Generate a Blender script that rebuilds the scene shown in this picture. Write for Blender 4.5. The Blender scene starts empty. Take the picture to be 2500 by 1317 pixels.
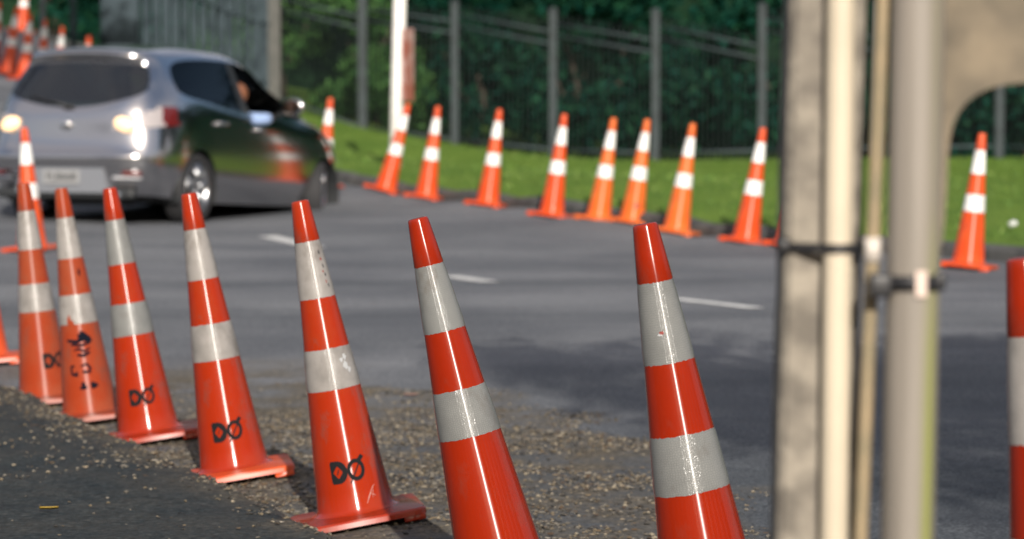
import bpy, bmesh, math, random
import numpy as np
from mathutils import Vector, Matrix

random.seed(7); RNG = np.random.default_rng(7)
R = math.radians
scene = bpy.context.scene
COL = scene.collection

# ------------------------------------------------------------------ camera
W_, H_, F = 2500.0, 1317.0, 7500.0
CAM = Vector((0, 0, 1.2))
PITCH = math.atan((H_/2 - 200.0)/F)
RIGHT = Vector((1, 0, 0))
FWD = Vector((0, math.cos(PITCH), -math.sin(PITCH)))
UP = Vector((0, math.sin(PITCH), math.cos(PITCH)))

def ray(px, py):
    return RIGHT*((px-W_/2)/F) + UP*((H_/2-py)/F) + FWD
def pix(px, py, d):
    return CAM + ray(px, py)*d
def pixy(px, py, y):
    r = ray(px, py)
    return CAM + r*(y/r.y)
def proj(p):
    v = Vector(p) - CAM
    d = v.dot(FWD)
    return (W_/2 + F*v.dot(RIGHT)/d, H_/2 - F*v.dot(UP)/d, d)

cd = bpy.data.cameras.new('camera'); cam = bpy.data.objects.new('camera', cd); COL.objects.link(cam)
cam.location = CAM; cam.rotation_euler = (math.pi/2 - PITCH, 0, 0)
cd.sensor_width = 36; cd.lens = 36*F/W_; cd.clip_end = 2000; cd.clip_start = 0.05
cd.dof.use_dof = True; cd.dof.focus_distance = 6.7; cd.dof.aperture_fstop = 5.0
scene.camera = cam

# ------------------------------------------------------------------ light
SUN_EL, SUN_AZ = R(25), R(7)          # azimuth: behind the camera, swung to the right
sdir = Vector((math.sin(SUN_AZ)*math.cos(SUN_EL), -math.cos(SUN_AZ)*math.cos(SUN_EL), math.sin(SUN_EL)))
w = bpy.data.worlds.new('World'); scene.world = w; w.use_nodes = True
nt = w.node_tree
sky = nt.nodes.new('ShaderNodeTexSky'); sky.sky_type = 'NISHITA'; sky.sun_disc = False
sky.sun_elevation = SUN_EL; sky.sun_rotation = math.atan2(sdir.x, sdir.y); sky.air_density = 1.0; sky.dust_density = 3.0; sky.ozone_density = 1.0
bg = nt.nodes['Background']; tcw = nt.nodes.new('ShaderNodeTexCoord'); nzw = nt.nodes.new('ShaderNodeTexNoise'); nzw.inputs['Scale'].default_value = 2.2; nzw.inputs['Detail'].default_value = 6
mpw = nt.nodes.new('ShaderNodeMapping'); mpw.inputs['Scale'].default_value = (1, 1, 2.2); nt.links.new(tcw.outputs['Generated'], mpw.inputs[0]); nt.links.new(mpw.outputs[0], nzw.inputs['Vector'])
rpw = nt.nodes.new('ShaderNodeValToRGB'); rpw.color_ramp.elements[0].position = .36; rpw.color_ramp.elements[1].position = .60; nt.links.new(nzw.outputs['Fac'], rpw.inputs[0])
mxw = nt.nodes.new('ShaderNodeMix'); mxw.data_type = 'RGBA'; mxw.inputs[7].default_value = (4.2, 3.95, 4.05, 1)      # thin high cloud
mlw = nt.nodes.new('ShaderNodeMath'); mlw.operation = 'MULTIPLY'; mlw.inputs[1].default_value = .75; nt.links.new(rpw.outputs[0], mlw.inputs[0]); nt.links.new(mlw.outputs[0], mxw.inputs[0])
nt.links.new(sky.outputs[0], mxw.inputs[6]); nt.links.new(mxw.outputs[2], bg.inputs[0]); bg.inputs[1].default_value = 0.11
sl = bpy.data.lights.new('sun', 'SUN'); sl.energy = 4.8; sl.angle = R(0.5); sl.color = (1, .93, .84)
so = bpy.data.objects.new('sun', sl); COL.objects.link(so)
so.rotation_euler = sdir.to_track_quat('Z', 'Y').to_euler(); so.location = (8, -10, 12)
scene.view_settings.view_transform = 'Standard'; scene.view_settings.look = 'None'
scene.view_settings.exposure = 0.34
scene.render.engine = 'CYCLES'
scene.cycles.use_denoising = True
scene.cycles.max_bounces = 8; scene.cycles.diffuse_bounces = 3; scene.cycles.glossy_bounces = 4
scene.cycles.transparent_max_bounces = 8; scene.cycles.caustics_reflective = False; scene.cycles.caustics_refractive = False

# ------------------------------------------------------------------ helpers
def tag(o, label=None, cat=None, group=None, kind=None):
    if label: o['label'] = label
    if cat: o['category'] = cat
    if group: o['group'] = group
    if kind: o['kind'] = kind
    return o
def empty(name, loc=(0, 0, 0), mat=None):
    o = bpy.data.objects.new(name, None); COL.objects.link(o); o.empty_display_size = .1
    if mat is not None: o.matrix_world = mat
    else: o.location = loc
    return o
def link(name, me, parent=None):
    o = bpy.data.objects.new(name, me); COL.objects.link(o)
    if parent: o.parent = parent
    return o
def mesh(name, vs, fs, mat, parent=None, smooth=False, mats=None, idx=None):
    me = bpy.data.meshes.new(name); me.from_pydata([tuple(v) for v in vs], [], fs)
    for m in (mats or [mat]): me.materials.append(m)
    if idx is not None: me.polygons.foreach_set('material_index', idx)
    if smooth: me.polygons.foreach_set('use_smooth', [True]*len(me.polygons))
    me.update()
    return link(name, me, parent)
def obj_bm(name, bm, mat, parent=None, smooth=False):
    me = bpy.data.meshes.new(name); bm.normal_update(); bm.to_mesh(me); bm.free()
    me.materials.append(mat)
    if smooth: me.polygons.foreach_set('use_smooth', [True]*len(me.polygons))
    return link(name, me, parent)
def bm_box(bm, c, s, rot=None, bev=0, seg=2):
    g = bmesh.ops.create_cube(bm, size=1)
    vs = g['verts']
    M = Matrix.Translation(c) @ (rot.to_4x4() if rot else Matrix()) @ Matrix.Diagonal((s[0], s[1], s[2], 1))
    bmesh.ops.transform(bm, matrix=M, verts=vs)
    if bev:
        es = list({e for v in vs for e in v.link_edges})
        bmesh.ops.bevel(bm, geom=es, offset=bev, segments=seg, affect='EDGES', profile=.5)
def bm_tube(bm, pts, rad, seg=12, cap=True):
    pts = [Vector(p) for p in pts]; n = len(pts)
    rads = rad if isinstance(rad, (list, tuple)) else [rad]*n
    rings = []
    for i, p in enumerate(pts):
        t = (pts[min(i+1, n-1)] - pts[max(i-1, 0)]).normalized()
        a = t.cross(Vector((0, 0, 1)) if abs(t.z) < .9 else Vector((0, 1, 0))).normalized(); b = t.cross(a)
        rings.append([bm.verts.new(p + (a*math.cos(2*math.pi*k/seg) + b*math.sin(2*math.pi*k/seg))*rads[i]) for k in range(seg)])
    for i in range(n-1):
        for k in range(seg):
            bm.faces.new((rings[i][k], rings[i][(k+1) % seg], rings[i+1][(k+1) % seg], rings[i+1][k]))
    if cap:
        bm.faces.new(rings[0][::-1]); bm.faces.new(rings[-1])
def bm_lathe(bm, prof, seg=48, axis='Z', closed=False, M=None):
    rings = []
    for (r, z) in prof:
        ring = []
        for k in range(seg):
            a = 2*math.pi*k/seg
            p = Vector((r*math.cos(a), r*math.sin(a), z)) if axis == 'Z' else Vector((r*math.cos(a), z, r*math.sin(a)))
            if M is not None: p = M @ p
            ring.append(bm.verts.new(p))
        rings.append(ring)
    for i in range(len(prof)-1 + (1 if closed else 0)):
        a, b = rings[i], rings[(i+1) % len(prof)]
        for k in range(seg):
            f = (a[k], a[(k+1) % seg], b[(k+1) % seg], b[k])
            bm.faces.new(f if axis == 'Z' else f[::-1])
    return rings

# ------------------------------------------------------------------ materials
def material(name, col, rough=.6, metal=0, spec=.5, coat=0, var=None, vscale=8, vlo=.42, vhi=.62, bump=None, bscale=60, bdist=.004, vdetail=4):
    m = bpy.data.materials.new(name); m.use_nodes = True; n = m.node_tree; p = n.nodes['Principled BSDF']
    p.inputs['Base Color'].default_value = (*col, 1); p.inputs['Roughness'].default_value = rough
    p.inputs['Metallic'].default_value = metal; p.inputs['Specular IOR Level'].default_value = spec
    p.inputs['Coat Weight'].default_value = coat
    if var or bump:
        tc = n.nodes.new('ShaderNodeTexCoord')
    if var:
        nz = n.nodes.new('ShaderNodeTexNoise'); nz.inputs['Scale'].default_value = vscale; nz.inputs['Detail'].default_value = vdetail
        n.links.new(tc.outputs['Object'], nz.inputs['Vector'])
        rp = n.nodes.new('ShaderNodeValToRGB'); rp.color_ramp.elements[0].position = vlo; rp.color_ramp.elements[1].position = vhi
        rp.color_ramp.elements[0].color = (*col, 1); rp.color_ramp.elements[1].color = (*var, 1)
        n.links.new(nz.outputs['Fac'], rp.inputs[0]); n.links.new(rp.outputs[0], p.inputs['Base Color'])
    if bump:
        bz = n.nodes.new('ShaderNodeTexNoise'); bz.inputs['Scale'].default_value = bscale; bz.inputs['Detail'].default_value = 3
        n.links.new(tc.outputs['Object'], bz.inputs['Vector'])
        b = n.nodes.new('ShaderNodeBump'); b.inputs['Strength'].default_value = bump; b.inputs['Distance'].default_value = bdist
        n.links.new(bz.outputs['Fac'], b.inputs['Height']); n.links.new(b.outputs[0], p.inputs['Normal'])
    return m

def stretch(m, amount, rough, grime=.5):
    n = m.node_tree; p = n.nodes['Principled BSDF']; p.inputs['Roughness'].default_value = rough; p.inputs['Anisotropic'].default_value = amount
    # rubbed-in grime: smeared patches of its own shape
    tc = n.nodes.new('ShaderNodeTexCoord'); mp = n.nodes.new('ShaderNodeMapping'); mp.inputs['Scale'].default_value = (13, 13, 7); mp.inputs['Rotation'].default_value = (.4, .5, 0); n.links.new(tc.outputs['Object'], mp.inputs[0])
    nz = n.nodes.new('ShaderNodeTexNoise'); nz.inputs['Scale'].default_value = 1; nz.inputs['Detail'].default_value = 8; nz.inputs['Roughness'].default_value = .72; n.links.new(mp.outputs[0], nz.inputs['Vector'])
    rp = n.nodes.new('ShaderNodeValToRGB'); rp.color_ramp.elements[0].position = .56; rp.color_ramp.elements[1].position = .72; rp.color_ramp.elements[0].color = (0, 0, 0, 1); rp.color_ramp.elements[1].color = (grime, grime, grime, 1); n.links.new(nz.outputs['Fac'], rp.inputs[0])
    src = p.inputs['Base Color'].links[0].from_socket; mx = n.nodes.new('ShaderNodeMix'); mx.data_type = 'RGBA'; mx.inputs[7].default_value = (.09, .07, .055, 1)
    n.links.new(rp.outputs[0], mx.inputs[0]); n.links.new(src, mx.inputs[6]); n.links.new(mx.outputs[2], p.inputs['Base Color'])
    tg = n.nodes.new('ShaderNodeTangent'); tg.direction_type = 'RADIAL'; tg.axis = 'Z'; n.links.new(tg.outputs[0], p.inputs['Tangent']); p.inputs['Anisotropic Rotation'].default_value = ANROT
    return m
ANROT = .25
def plastic(name, col, faded, amount=(.5, .8), rough=.36):
    return stretch(material(name, col, rough, 0, .6, 0, faded, 9, amount[0], amount[1], .02, 60, .002), 1.0, rough, .25 if 'fresh' in name else .6)
M_RED = plastic('cone_plastic_fresh', (.245, .0135, .0008), (.22, .0125, .001), rough=.21)  # near-row reds set darker in place of tree shade on the cones
M_REDO = plastic('cone_plastic_used', (.29, .019, .0018), (.275, .029, .006), (.5, .75), .23)
M_ORNG = plastic('cone_plastic_orange', (.56, .060, .010), (.56, .095, .025), (.45, .8), .38)
M_FADE = plastic('cone_plastic_faded', (.27, .034, .008), (.25, .055, .023), (.4, .7), .48)
M_YEL = plastic('cone_plastic_sun_bleached', (.62, .115, .018), (.60, .15, .035), (.45, .75), .42)

def sheeting(name, col, dirt, cell=215):
    m = bpy.data.materials.new(name); m.use_nodes = True; n = m.node_tree; p = n.nodes['Principled BSDF']
    tc = n.nodes.new('ShaderNodeTexCoord')
    vo = n.nodes.new('ShaderNodeTexVoronoi'); vo.feature = 'DISTANCE_TO_EDGE'; vo.inputs['Scale'].default_value = cell; vo.inputs['Randomness'].default_value = .7; vo.voronoi_dimensions = '2D'
    at = n.nodes.new('ShaderNodeAttribute'); at.attribute_name = 'wrap'; n.links.new(at.outputs['Vector'], vo.inputs['Vector'])
    rp = n.nodes.new('ShaderNodeValToRGB'); rp.color_ramp.elements[0].position = .05; rp.color_ramp.elements[1].position = .16
    n.links.new(vo.outputs['Distance'], rp.inputs[0])
    nz = n.nodes.new('ShaderNodeTexNoise'); nz.inputs['Scale'].default_value = 14; nz.inputs['Detail'].default_value = 5
    n.links.new(tc.outputs['Object'], nz.inputs['Vector'])
    r2 = n.nodes.new('ShaderNodeValToRGB'); r2.color_ramp.elements[0].position = .45; r2.color_ramp.elements[1].position = .72
    r2.color_ramp.elements[0].color = (*col, 1); r2.color_ramp.elements[1].color = (*dirt, 1)
    n.links.new(nz.outputs['Fac'], r2.inputs[0])
    mx = n.nodes.new('ShaderNodeMix'); mx.data_type = 'RGBA'; mx.blend_type = 'MULTIPLY'; mx.inputs[0].default_value = .22
    n.links.new(r2.outputs[0], mx.inputs[6]); n.links.new(rp.outputs[0], mx.inputs[7])
    n.links.new(mx.outputs[2], p.inputs['Base Color'])
    p.inputs['Roughness'].default_value = .24; p.inputs['Specular IOR Level'].default_value = .6
    p.inputs['Metallic'].default_value = .0
    b = n.nodes.new('ShaderNodeBump'); b.inputs['Strength'].default_value = .22; b.inputs['Distance'].default_value = .001
    n.links.new(rp.outputs[0], b.inputs['Height']); n.links.new(b.outputs[0], p.inputs['Normal'])
    return stretch(m, 1.0, .24)
M_WHITE = sheeting('reflective_sheeting', (.19, .193, .186), (.16, .162, .156))  # near bands greyed too, so the colour carries the front row's shade
M_WHITEB = sheeting('reflective_sheeting_sunlit', (.80, .80, .78), (.72, .72, .70))  # far bands, coloured white as they look in full sun
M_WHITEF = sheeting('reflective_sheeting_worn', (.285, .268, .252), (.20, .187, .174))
M_BLACK = material('black_paint', (.008, .008, .009), .85, spec=.2)
M_RUBBER = material('rubber', (.018, .018, .02), .8, bump=.2, bscale=40)
M_BLKPLASTIC = material('black_plastic', (.02, .02, .022), .45)
M_CHIP = material('red_chip', (.19, .012, .005), .6)

# ------------------------------------------------------------------ terrain
CP = []                                       # control points (x, y, z) of the ground
def ctrl(px, py, d):
    p = pix(px, py, d); CP.append((p.x, p.y, p.z))
# cones: name, top pixel, foot pixel
FRONT = [('c0', (-82, 395), (-36, 888)), ('c1', (62, 447), (114, 985)), ('c2', (154, 460), (224, 1026)), ('c3', (272, 459), (367, 1074)),
         ('c4', (465, 472), (577, 1167)), ('c5', (735, 490), (875, 1276)), ('c6', (1021, 532), (1239, 1440)),
         ('c7', (1571, 545), (1772, 1660)), ('c8', (2481, 627), (2660, 2100))]
MID = [('m', (62, 312), (79, 612))]
BACK = [('k', (808, 240), (786, 455)), ('b1', (997, 254), (940, 468)), ('b2', (1070, 260), (1040, 485)), ('b3', (1220, 267), (1190, 503)),
        ('b4', (1378, 279), (1346, 530)), ('b5', (1498, 289), (1460, 540)), ('b6', (1580, 292), (1542, 546)),
        ('b7', (1691, 302), (1650, 570)), ('b8', (1862, 313), (1820, 594)), ('b9', (1966, 322), (1925, 604)), ('b10', (2395, 326), (2362, 655))]
# far cones uphill to the left: depth is given
UPHILL = [('g', (219, 88), (206, 268), 37.5), ('f', (154, 66), (138, 228), 40.5), ('e', (113, 48), (98, 203), 43.0),
          ('c', (76, 34), (58, 196), 41.8), ('b', (43, 19), (19, 183), 42.5), ('a', (0, 5), (-22, 168), 43.5), ('d', (66, -63), (52, 77), 48.0)]
def axlen(t, b): return math.hypot(t[0]-b[0], t[1]-b[1])
for (n, t, b) in FRONT + MID + BACK:
    ctrl(b[0], b[1], F*.9/axlen(t, b))
for (n, t, b, d) in UPHILL: ctrl(b[0], b[1], d)
CP += [(-3.467-.27, 27.2, -.04), (-2.75, 27.2, -.04), (-1.85, 29.7, -.11), (-3.2, 30.0, -.05)]
FEN = []
for i, (px, py) in {0: (885, 335), 1: (1110, 365), 2: (1350, 390), 3: (1600, 400), 4: (1860, 394), 6: (2440, 385)}.items():
    y = 51.3-1.37*i; p = pixy(px, py, y); CP.append((p.x, p.y, p.z-.11))
CP += [(-4.1, 52.5, .75), (-6.6, 44, 1.45), (0, 2, 0), (3, 2, 0), (-3, 2, 0), (-4, 8, 0), (4, 8, 0), (5, 16, 0), (-5, 16, 0), (0, 14, 0), (7, 24, -.05), (9, 40, -.1)]
CP += [(p_.x, p_.y, p_.z-.11) for p_ in (pixy(900, 385, 40.), pixy(1350, 425, 40.), pixy(1800, 428, 38.), pixy(1000, 345, 49.), pixy(1230, 377, 48.6), pixy(1470, 395, 47.8))]
CPA = np.array(CP); NC = len(CPA)
def tps(r2): return .5*r2*np.log(np.maximum(r2, 1e-9))
D2 = ((CPA[:, None, :2]-CPA[None, :, :2])**2).sum(-1)
A = np.zeros((NC+3, NC+3)); A[:NC, :NC] = tps(D2) + np.diag([.05 if q[1] > 42 and q[0] > -3.5 else 6.0 for q in CP])
A[:NC, NC] = 1; A[:NC, NC+1:] = CPA[:, :2]; A[NC, :NC] = 1; A[NC+1:, :NC] = CPA[:, :2].T
SOL = np.linalg.solve(A, np.concatenate([CPA[:, 2], np.zeros(3)]))
def zbase(x, y):
    x = np.clip(np.asarray(x, float), -9, 11); y = np.clip(np.asarray(y, float), 1, 58)
    sh = x.shape; X = x.ravel(); Y = y.ravel(); out = np.empty(len(X))
    for s in range(0, len(X), 20000):
        xx, yy = X[s:s+20000], Y[s:s+20000]
        r2 = (xx[:, None]-CPA[None, :, 0])**2 + (yy[:, None]-CPA[None, :, 1])**2
        out[s:s+20000] = tps(r2) @ SOL[:NC] + SOL[NC] + SOL[NC+1]*xx + SOL[NC+2]*yy
    return out.reshape(sh)
def zb(x, y): return float(zbase(np.array([x]), np.array([y]))[0])
def hit(px, py, dz=0.0, far=70):
    r = ray(px, py); lo, step = 2.0, .25
    t = np.arange(2.0, far, .02)
    z = CAM.z + r.z*t - (zbase(r.x*t, r.y*t) + dz)
    k = np.argmax(z < 0) if (z < 0).any() else len(t)-1
    return Vector((r.x*t[k], r.y*t[k], CAM.z + r.z*t[k]))

# cone placement --------------------------------------------------------------
PLACED = {}
def place(n, t, b, d=None):
    p = pix(b[0], b[1], d) if d else hit(b[0], b[1])
    dep = (p-CAM).dot(FWD)
    L = axlen(t, b)*dep/F
    a = Vector((t[0]-b[0], 0, b[1]-t[1])).normalized()
    s = L/.9
    X = Vector((1, 0, 0)); X = (X - a*X.dot(a)).normalized(); Y = a.cross(X)
    M = Matrix.Translation(p) @ Matrix((X, Y, a)).transposed().to_4x4() @ Matrix.Diagonal((s, s, s, 1))
    PLACED[n] = (p, a, s, M)
    return s
for (n, t, b) in FRONT + MID + BACK: sc = place(n, t, b); print(n, [round(v, 2) for v in PLACED[n][0]], 'scale', round(sc, 3))
for (n, t, b, d) in UPHILL: sc = place(n, t, b, d); print(n, [round(v, 2) for v in PLACED[n][0]], 'scale', round(sc, 3))

# footpath lip ---------------------------------------------------------------
LIPH = .08
LIP = [hit(px, py, LIPH) for (px, py) in [(-260, 858), (-120, 888), (0, 928), (70, 962), (160, 1007), (288, 1064), (400, 1112), (495, 1160), (620, 1211), (755, 1271), (900, 1345), (1100, 1452), (1330, 1630)]]
LIPA = np.array([(p.x, p.y) for p in LIP])
LIPA = np.vstack([LIPA[0] + (LIPA[0]-LIPA[1])*8, LIPA, LIPA[-1] + (LIPA[-1]-LIPA[-2])*3])
def sdist(x, y, pl):
    """signed distance to a polyline, positive on its left side walking along it"""
    best = np.full(x.shape, 1e9); sg = np.ones(x.shape)
    for (ax, ay), (bx, by) in zip(pl[:-1], pl[1:]):
        dx, dy = bx-ax, by-ay; l2 = dx*dx+dy*dy
        t = np.clip(((x-ax)*dx+(y-ay)*dy)/l2, 0, 1)
        ex, ey = x-ax-t*dx, y-ay-t*dy; d = np.hypot(ex, ey)
        c = dx*(y-ay)-dy*(x-ax)
        m = d < best; best = np.where(m, d, best); sg = np.where(m, np.sign(c), sg)
    return best*sg
def vnoise(x, y, s, seed=0):
    """smooth value noise"""
    g = np.random.default_rng(seed).random((256, 256)); X = x*s; Y = y*s
    i, j = np.floor(X).astype(int), np.floor(Y).astype(int); fx, fy = X-i, Y-j
    fx = fx*fx*(3-2*fx); fy = fy*fy*(3-2*fy)
    a, b, c, d = g[i % 256, j % 256], g[(i+1) % 256, j % 256], g[i % 256, (j+1) % 256], g[(i+1) % 256, (j+1) % 256]
    return (a*(1-fx)+b*fx)*(1-fy) + (c*(1-fx)+d*fx)*fy
GRAV = np.array([(p.x, p.y) for p in [hit(px, py) for (px, py) in [(-500, 800), (-250, 806), (0, 815), (150, 830), (420, 848), (560, 850), (700, 872), (880, 893), (1010, 920), (1200, 955), (1330, 985), (1480, 1012), (1560, 1062), (1650, 1100), (1780, 1165), (1880, 1225), (1960, 1330), (2000, 1500)]]])
def litter_mask(x, y):
    s = -sdist(x, y, GRAV)           # positive on the near side of the edge
    s = s + (vnoise(x, y, 2.2, 3)-.5)*.5 + (vnoise(x, y, 7, 4)-.5)*.16
    m = np.clip(s/.22, 0, 1)
    return m
def zground(x, y, lip=True):
    x = np.asarray(x, float); y = np.asarray(y, float)
    z = zbase(x, y)
    for n, (p, a, s, M) in PLACED.items():
        near = n in ('c0', 'c1', 'c2', 'c3', 'c4', 'c5', 'c6', 'c7', 'c8')
        d2 = (x-p.x)**2 + (y-p.y)**2
        sg = .20 if near else .26
        wgt = np.exp(-(d2/(2*sg*sg))**2)
        pl = p.z - (a.x*(x-p.x) + a.y*(y-p.y))/a.z
        z = z + wgt*(pl - .006 - z)
    if lip:
        s = -sdist(x, y, LIPA)   # positive on the camera side
        s = s + (vnoise(x, y, 5, 9)-.5)*.05 + (vnoise(x, y, 18, 5)-.5)*.02
        t = np.clip((s+.07)/.09, 0, 1); t = t*t*(3-2*t)
        t = t*np.clip((14-y)/2, 0, 1); z = z*(1-t) + (zbase(x, y)+LIPH)*t
    near = np.clip((13-y)/3, 0, 1)
    z = z + near*(vnoise(x, y, 30, 1)-.5)*.006 + near*(vnoise(x, y, 4, 2)-.5)*.012
    return z
def zg1(x, y): return float(zground(np.array([x]), np.array([y]))[0])

# ground sheet
xs = np.concatenate([np.array([-600, -250, -100, -50, -30, -20]), np.arange(-14, -3.4, .4), np.arange(-3.2, 2.2, .035), np.arange(2.3, 16, .4), np.array([20, 30, 50, 100, 250, 600])])
ys = np.concatenate([np.array([-600, -250, -100, -40, -15, -6, -2]), np.arange(0, 4, .2), np.arange(4, 13, .04), np.arange(13, 34, .14), np.arange(34, 60, .4), np.array([62, 66, 75, 90, 120, 250, 600])])
GX, GY = np.meshgrid(xs, ys); GZ = zground(GX, GY)
nx, ny = len(xs), len(ys)
me = bpy.data.meshes.new('ground')
me.from_pydata(np.stack([GX.ravel(), GY.ravel(), GZ.ravel()], 1).tolist(), [], [(j*nx+i, j*nx+i+1, (j+1)*nx+i+1, (j+1)*nx+i) for j in range(ny-1) for i in range(nx-1)])
me.polygons.foreach_set('use_smooth', [True]*len(me.polygons))
at = me.attributes.new('litter', 'FLOAT', 'POINT')
LM = litter_mask(GX, GY)*np.clip((14-GY)/1.0, 0, 1)
lipS = -sdist(GX, GY, LIPA)
at3 = me.attributes.new('near_shade', 'FLOAT', 'POINT'); at3.data.foreach_set('value', (.75*np.clip((12.6-GY+.45*GX+(vnoise(GX, GY, .6, 41)-.5)*3)/3.5, 0, 1)).ravel().astype(np.float32))      # near lane: tree shade painted into the colour over darker asphalt
at2 = me.attributes.new('path', 'FLOAT', 'POINT'); at2.data.foreach_set('value', (np.clip((lipS+.05)/.08, 0, 1)*np.clip((14-GY)/2, 0, 1)).ravel().astype(np.float32))
LM = LM*np.clip(1-(lipS+.02)/.25, .20, 1)
at.data.foreach_set('value', LM.ravel().astype(np.float32))
def ground_material():
    m = bpy.data.materials.new('asphalt'); m.use_nodes = True; n = m.node_tree; p = n.nodes['Principled BSDF']; L = n.links.new
    tc = n.nodes.new('ShaderNodeTexCoord')
    def noise(sc, det=4, vec=None, rough=.55):
        z = n.nodes.new('ShaderNodeTexNoise'); z.inputs['Scale'].default_value = sc; z.inputs['Detail'].default_value = det; z.inputs['Roughness'].default_value = rough
        L(vec or tc.outputs['Object'], z.inputs['Vector']); return z.outputs['Fac']
    def ramp(fac, *st):
        r = n.nodes.new('ShaderNodeValToRGB'); e = r.color_ramp.elements
        while len(e) < len(st): e.new(.5)
        for k, (pos, c) in enumerate(st): e[k].position = pos; e[k].color = (*c, 1)
        L(fac, r.inputs[0]); return r.outputs[0]
    def mix(f, a, b, mode='MIX'):
        x = n.nodes.new('ShaderNodeMix'); x.data_type = 'RGBA'; x.blend_type = mode
        if isinstance(f, float): x.inputs[0].default_value = f
        else: L(f, x.inputs[0])
        L(a, x.inputs[6]); L(b, x.inputs[7]); return x.outputs[2]
    # stretched wheel-worn streaks along the road
    mp = n.nodes.new('ShaderNodeMapping'); mp.inputs['Rotation'].default_value = (0, 0, R(38)); mp.inputs['Scale'].default_value = (.16, 1.5, 1)
    L(tc.outputs['Object'], mp.inputs['Vector'])
    base = ramp(noise(.5, 5, mp.outputs[0]), (.32, (.108, .116, .127)), (.70, (.176, .183, .197)))
    patch = ramp(noise(.55, 6), (.38, (.62, .63, .66)), (.62, (1.08, 1.07, 1.06)))
    base = mix(.75, base, patch, 'MULTIPLY')
    sa = n.nodes.new('ShaderNodeAttribute'); sa.attribute_name = 'near_shade'
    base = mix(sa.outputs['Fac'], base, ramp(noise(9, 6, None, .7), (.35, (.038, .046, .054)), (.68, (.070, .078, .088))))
    pa = n.nodes.new('ShaderNodeAttribute'); pa.attribute_name = 'path'
    base = mix(pa.outputs['Fac'], base, ramp(noise(38, 6, None, .75), (.38, (.006, .011, .014)), (.52, (.020, .028, .032)), (.70, (.060, .066, .066))))
    speck = ramp(noise(95, 3, None, .7), (.36, (.45, .46, .48)), (.5, (.95, .95, .95)), (.66, (1.9, 1.88, 1.8)))
    base = mix(.9, base, speck, 'MULTIPLY')
    grav = ramp(noise(48, 5, None, .7), (.30, (.022, .020, .017)), (.46, (.075, .064, .048)), (.60, (.16, .135, .098)), (.75, (.27, .24, .19)))
    at = n.nodes.new('ShaderNodeAttribute'); at.attribute_name = 'litter'
    # the litter breaks up into clumps
    cl = ramp(noise(3.2, 6, None, .65), (.34, (0, 0, 0)), (.60, (1, 1, 1)))
    mm = n.nodes.new('ShaderNodeMath'); mm.operation = 'MULTIPLY'; L(at.outputs['Fac'], mm.inputs[0]); L(cl, mm.inputs[1])
    col = mix(mm.outputs[0], base, grav)
    L(col, p.inputs['Base Color'])
    p.inputs['Roughness'].default_value = .82; p.inputs['Specular IOR Level'].default_value = .22
    bz = noise(120, 4); b = n.nodes.new('ShaderNodeBump'); b.inputs['Strength'].default_value = .6; b.inputs['Distance'].default_value = .006
    L(bz, b.inputs['Height']); L(b.outputs[0], p.inputs['Normal'])
    return m
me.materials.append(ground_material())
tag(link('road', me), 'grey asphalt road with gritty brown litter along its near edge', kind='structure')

# loose gravel and leaf litter -------------------------------------------------
def scatter(n, box, maskf):
    out = []
    while len(out) < n:
        x = RNG.uniform(box[0], box[1], n*2); y = RNG.uniform(box[2], box[3], n*2)
        ok = RNG.random(n*2) < maskf(x, y)
        out += list(zip(x[ok], y[ok]))
    return np.array(out[:n])
def fr_mask(x, y):
    m = litter_mask(x, y)*np.clip(1-(-sdist(x, y, LIPA)+.02)/.25, .10, 1)
    c = vnoise(x, y, 3.1, 21)*.6 + vnoise(x, y, 9, 22)*.4
    return m*np.clip((c-.3)*2.6, .03, 1)
P = scatter(24000, (-2.6, 2.0, 4.6, 12.5), fr_mask); PZ = zground(P[:, 0], P[:, 1])
vs, fs, cols = [], [], []
ICO = [(0, 0, 1), (.9, 0, .3), (.28, .85, .3), (-.72, .53, .3), (-.72, -.53, .3), (.28, -.85, .3), (.5, .5, -.4), (-.6, 0, -.4), (.4, -.6, -.4)]
ICF = [(0, 1, 2), (0, 2, 3), (0, 3, 4), (0, 4, 5), (0, 5, 1), (1, 6, 2), (2, 7, 3), (3, 7, 4), (4, 8, 5), (5, 8, 1), (1, 8, 6), (2, 6, 7), (4, 7, 8)]
for (x, y), z in zip(P, PZ):
    s = random.choice([.0016, .002, .0026, .0034, .0045, .0065, .008])*random.uniform(.8, 1.25); a = random.uniform(0, 6.28); k = len(vs)
    st = (random.uniform(.8, 1.5), random.uniform(.7, 1.1), random.uniform(.45, .8))
    ca, sa = math.cos(a), math.sin(a)
    for v in ICO:
        vx, vy, vz = v[0]*s*st[0]*random.uniform(.8, 1.2), v[1]*s*st[1], v[2]*s*st[2]
        vs.append((x+vx*ca-vy*sa, y+vx*sa+vy*ca, z+vz+s*.2))
    fs += [tuple(i+k for i in f) for f in ICF]
    c = random.choice([(.16, .145, .12), (.10, .09, .075), (.06, .055, .048), (.24, .205, .15), (.13, .105, .07), (.035, .033, .03)])
    cols += [c]*len(ICF)
def color_attr_mat(name, rough=.8, spec=.3, trans=False):
    m = bpy.data.materials.new(name); m.use_nodes = True; n = m.node_tree; p = n.nodes['Principled BSDF']
    a = n.nodes.new('ShaderNodeAttribute'); a.attribute_name = 'tint'; n.links.new(a.outputs['Color'], p.inputs['Base Color'])
    p.inputs['Roughness'].default_value = rough; p.inputs['Specular IOR Level'].default_value = spec
    return m
def set_tint(me, cols):
    a = me.attributes.new('tint', 'FLOAT_COLOR', 'FACE')
    c = np.ones((len(cols), 4), np.float32); c[:, :3] = np.array(cols); a.data.foreach_set('color', c.ravel())
M_STONE = color_attr_mat('stone'); M_LITTER = color_attr_mat('dry_leaf', .7)
g = mesh('gravel', vs, fs, M_STONE); set_tint(g.data, cols)
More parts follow.
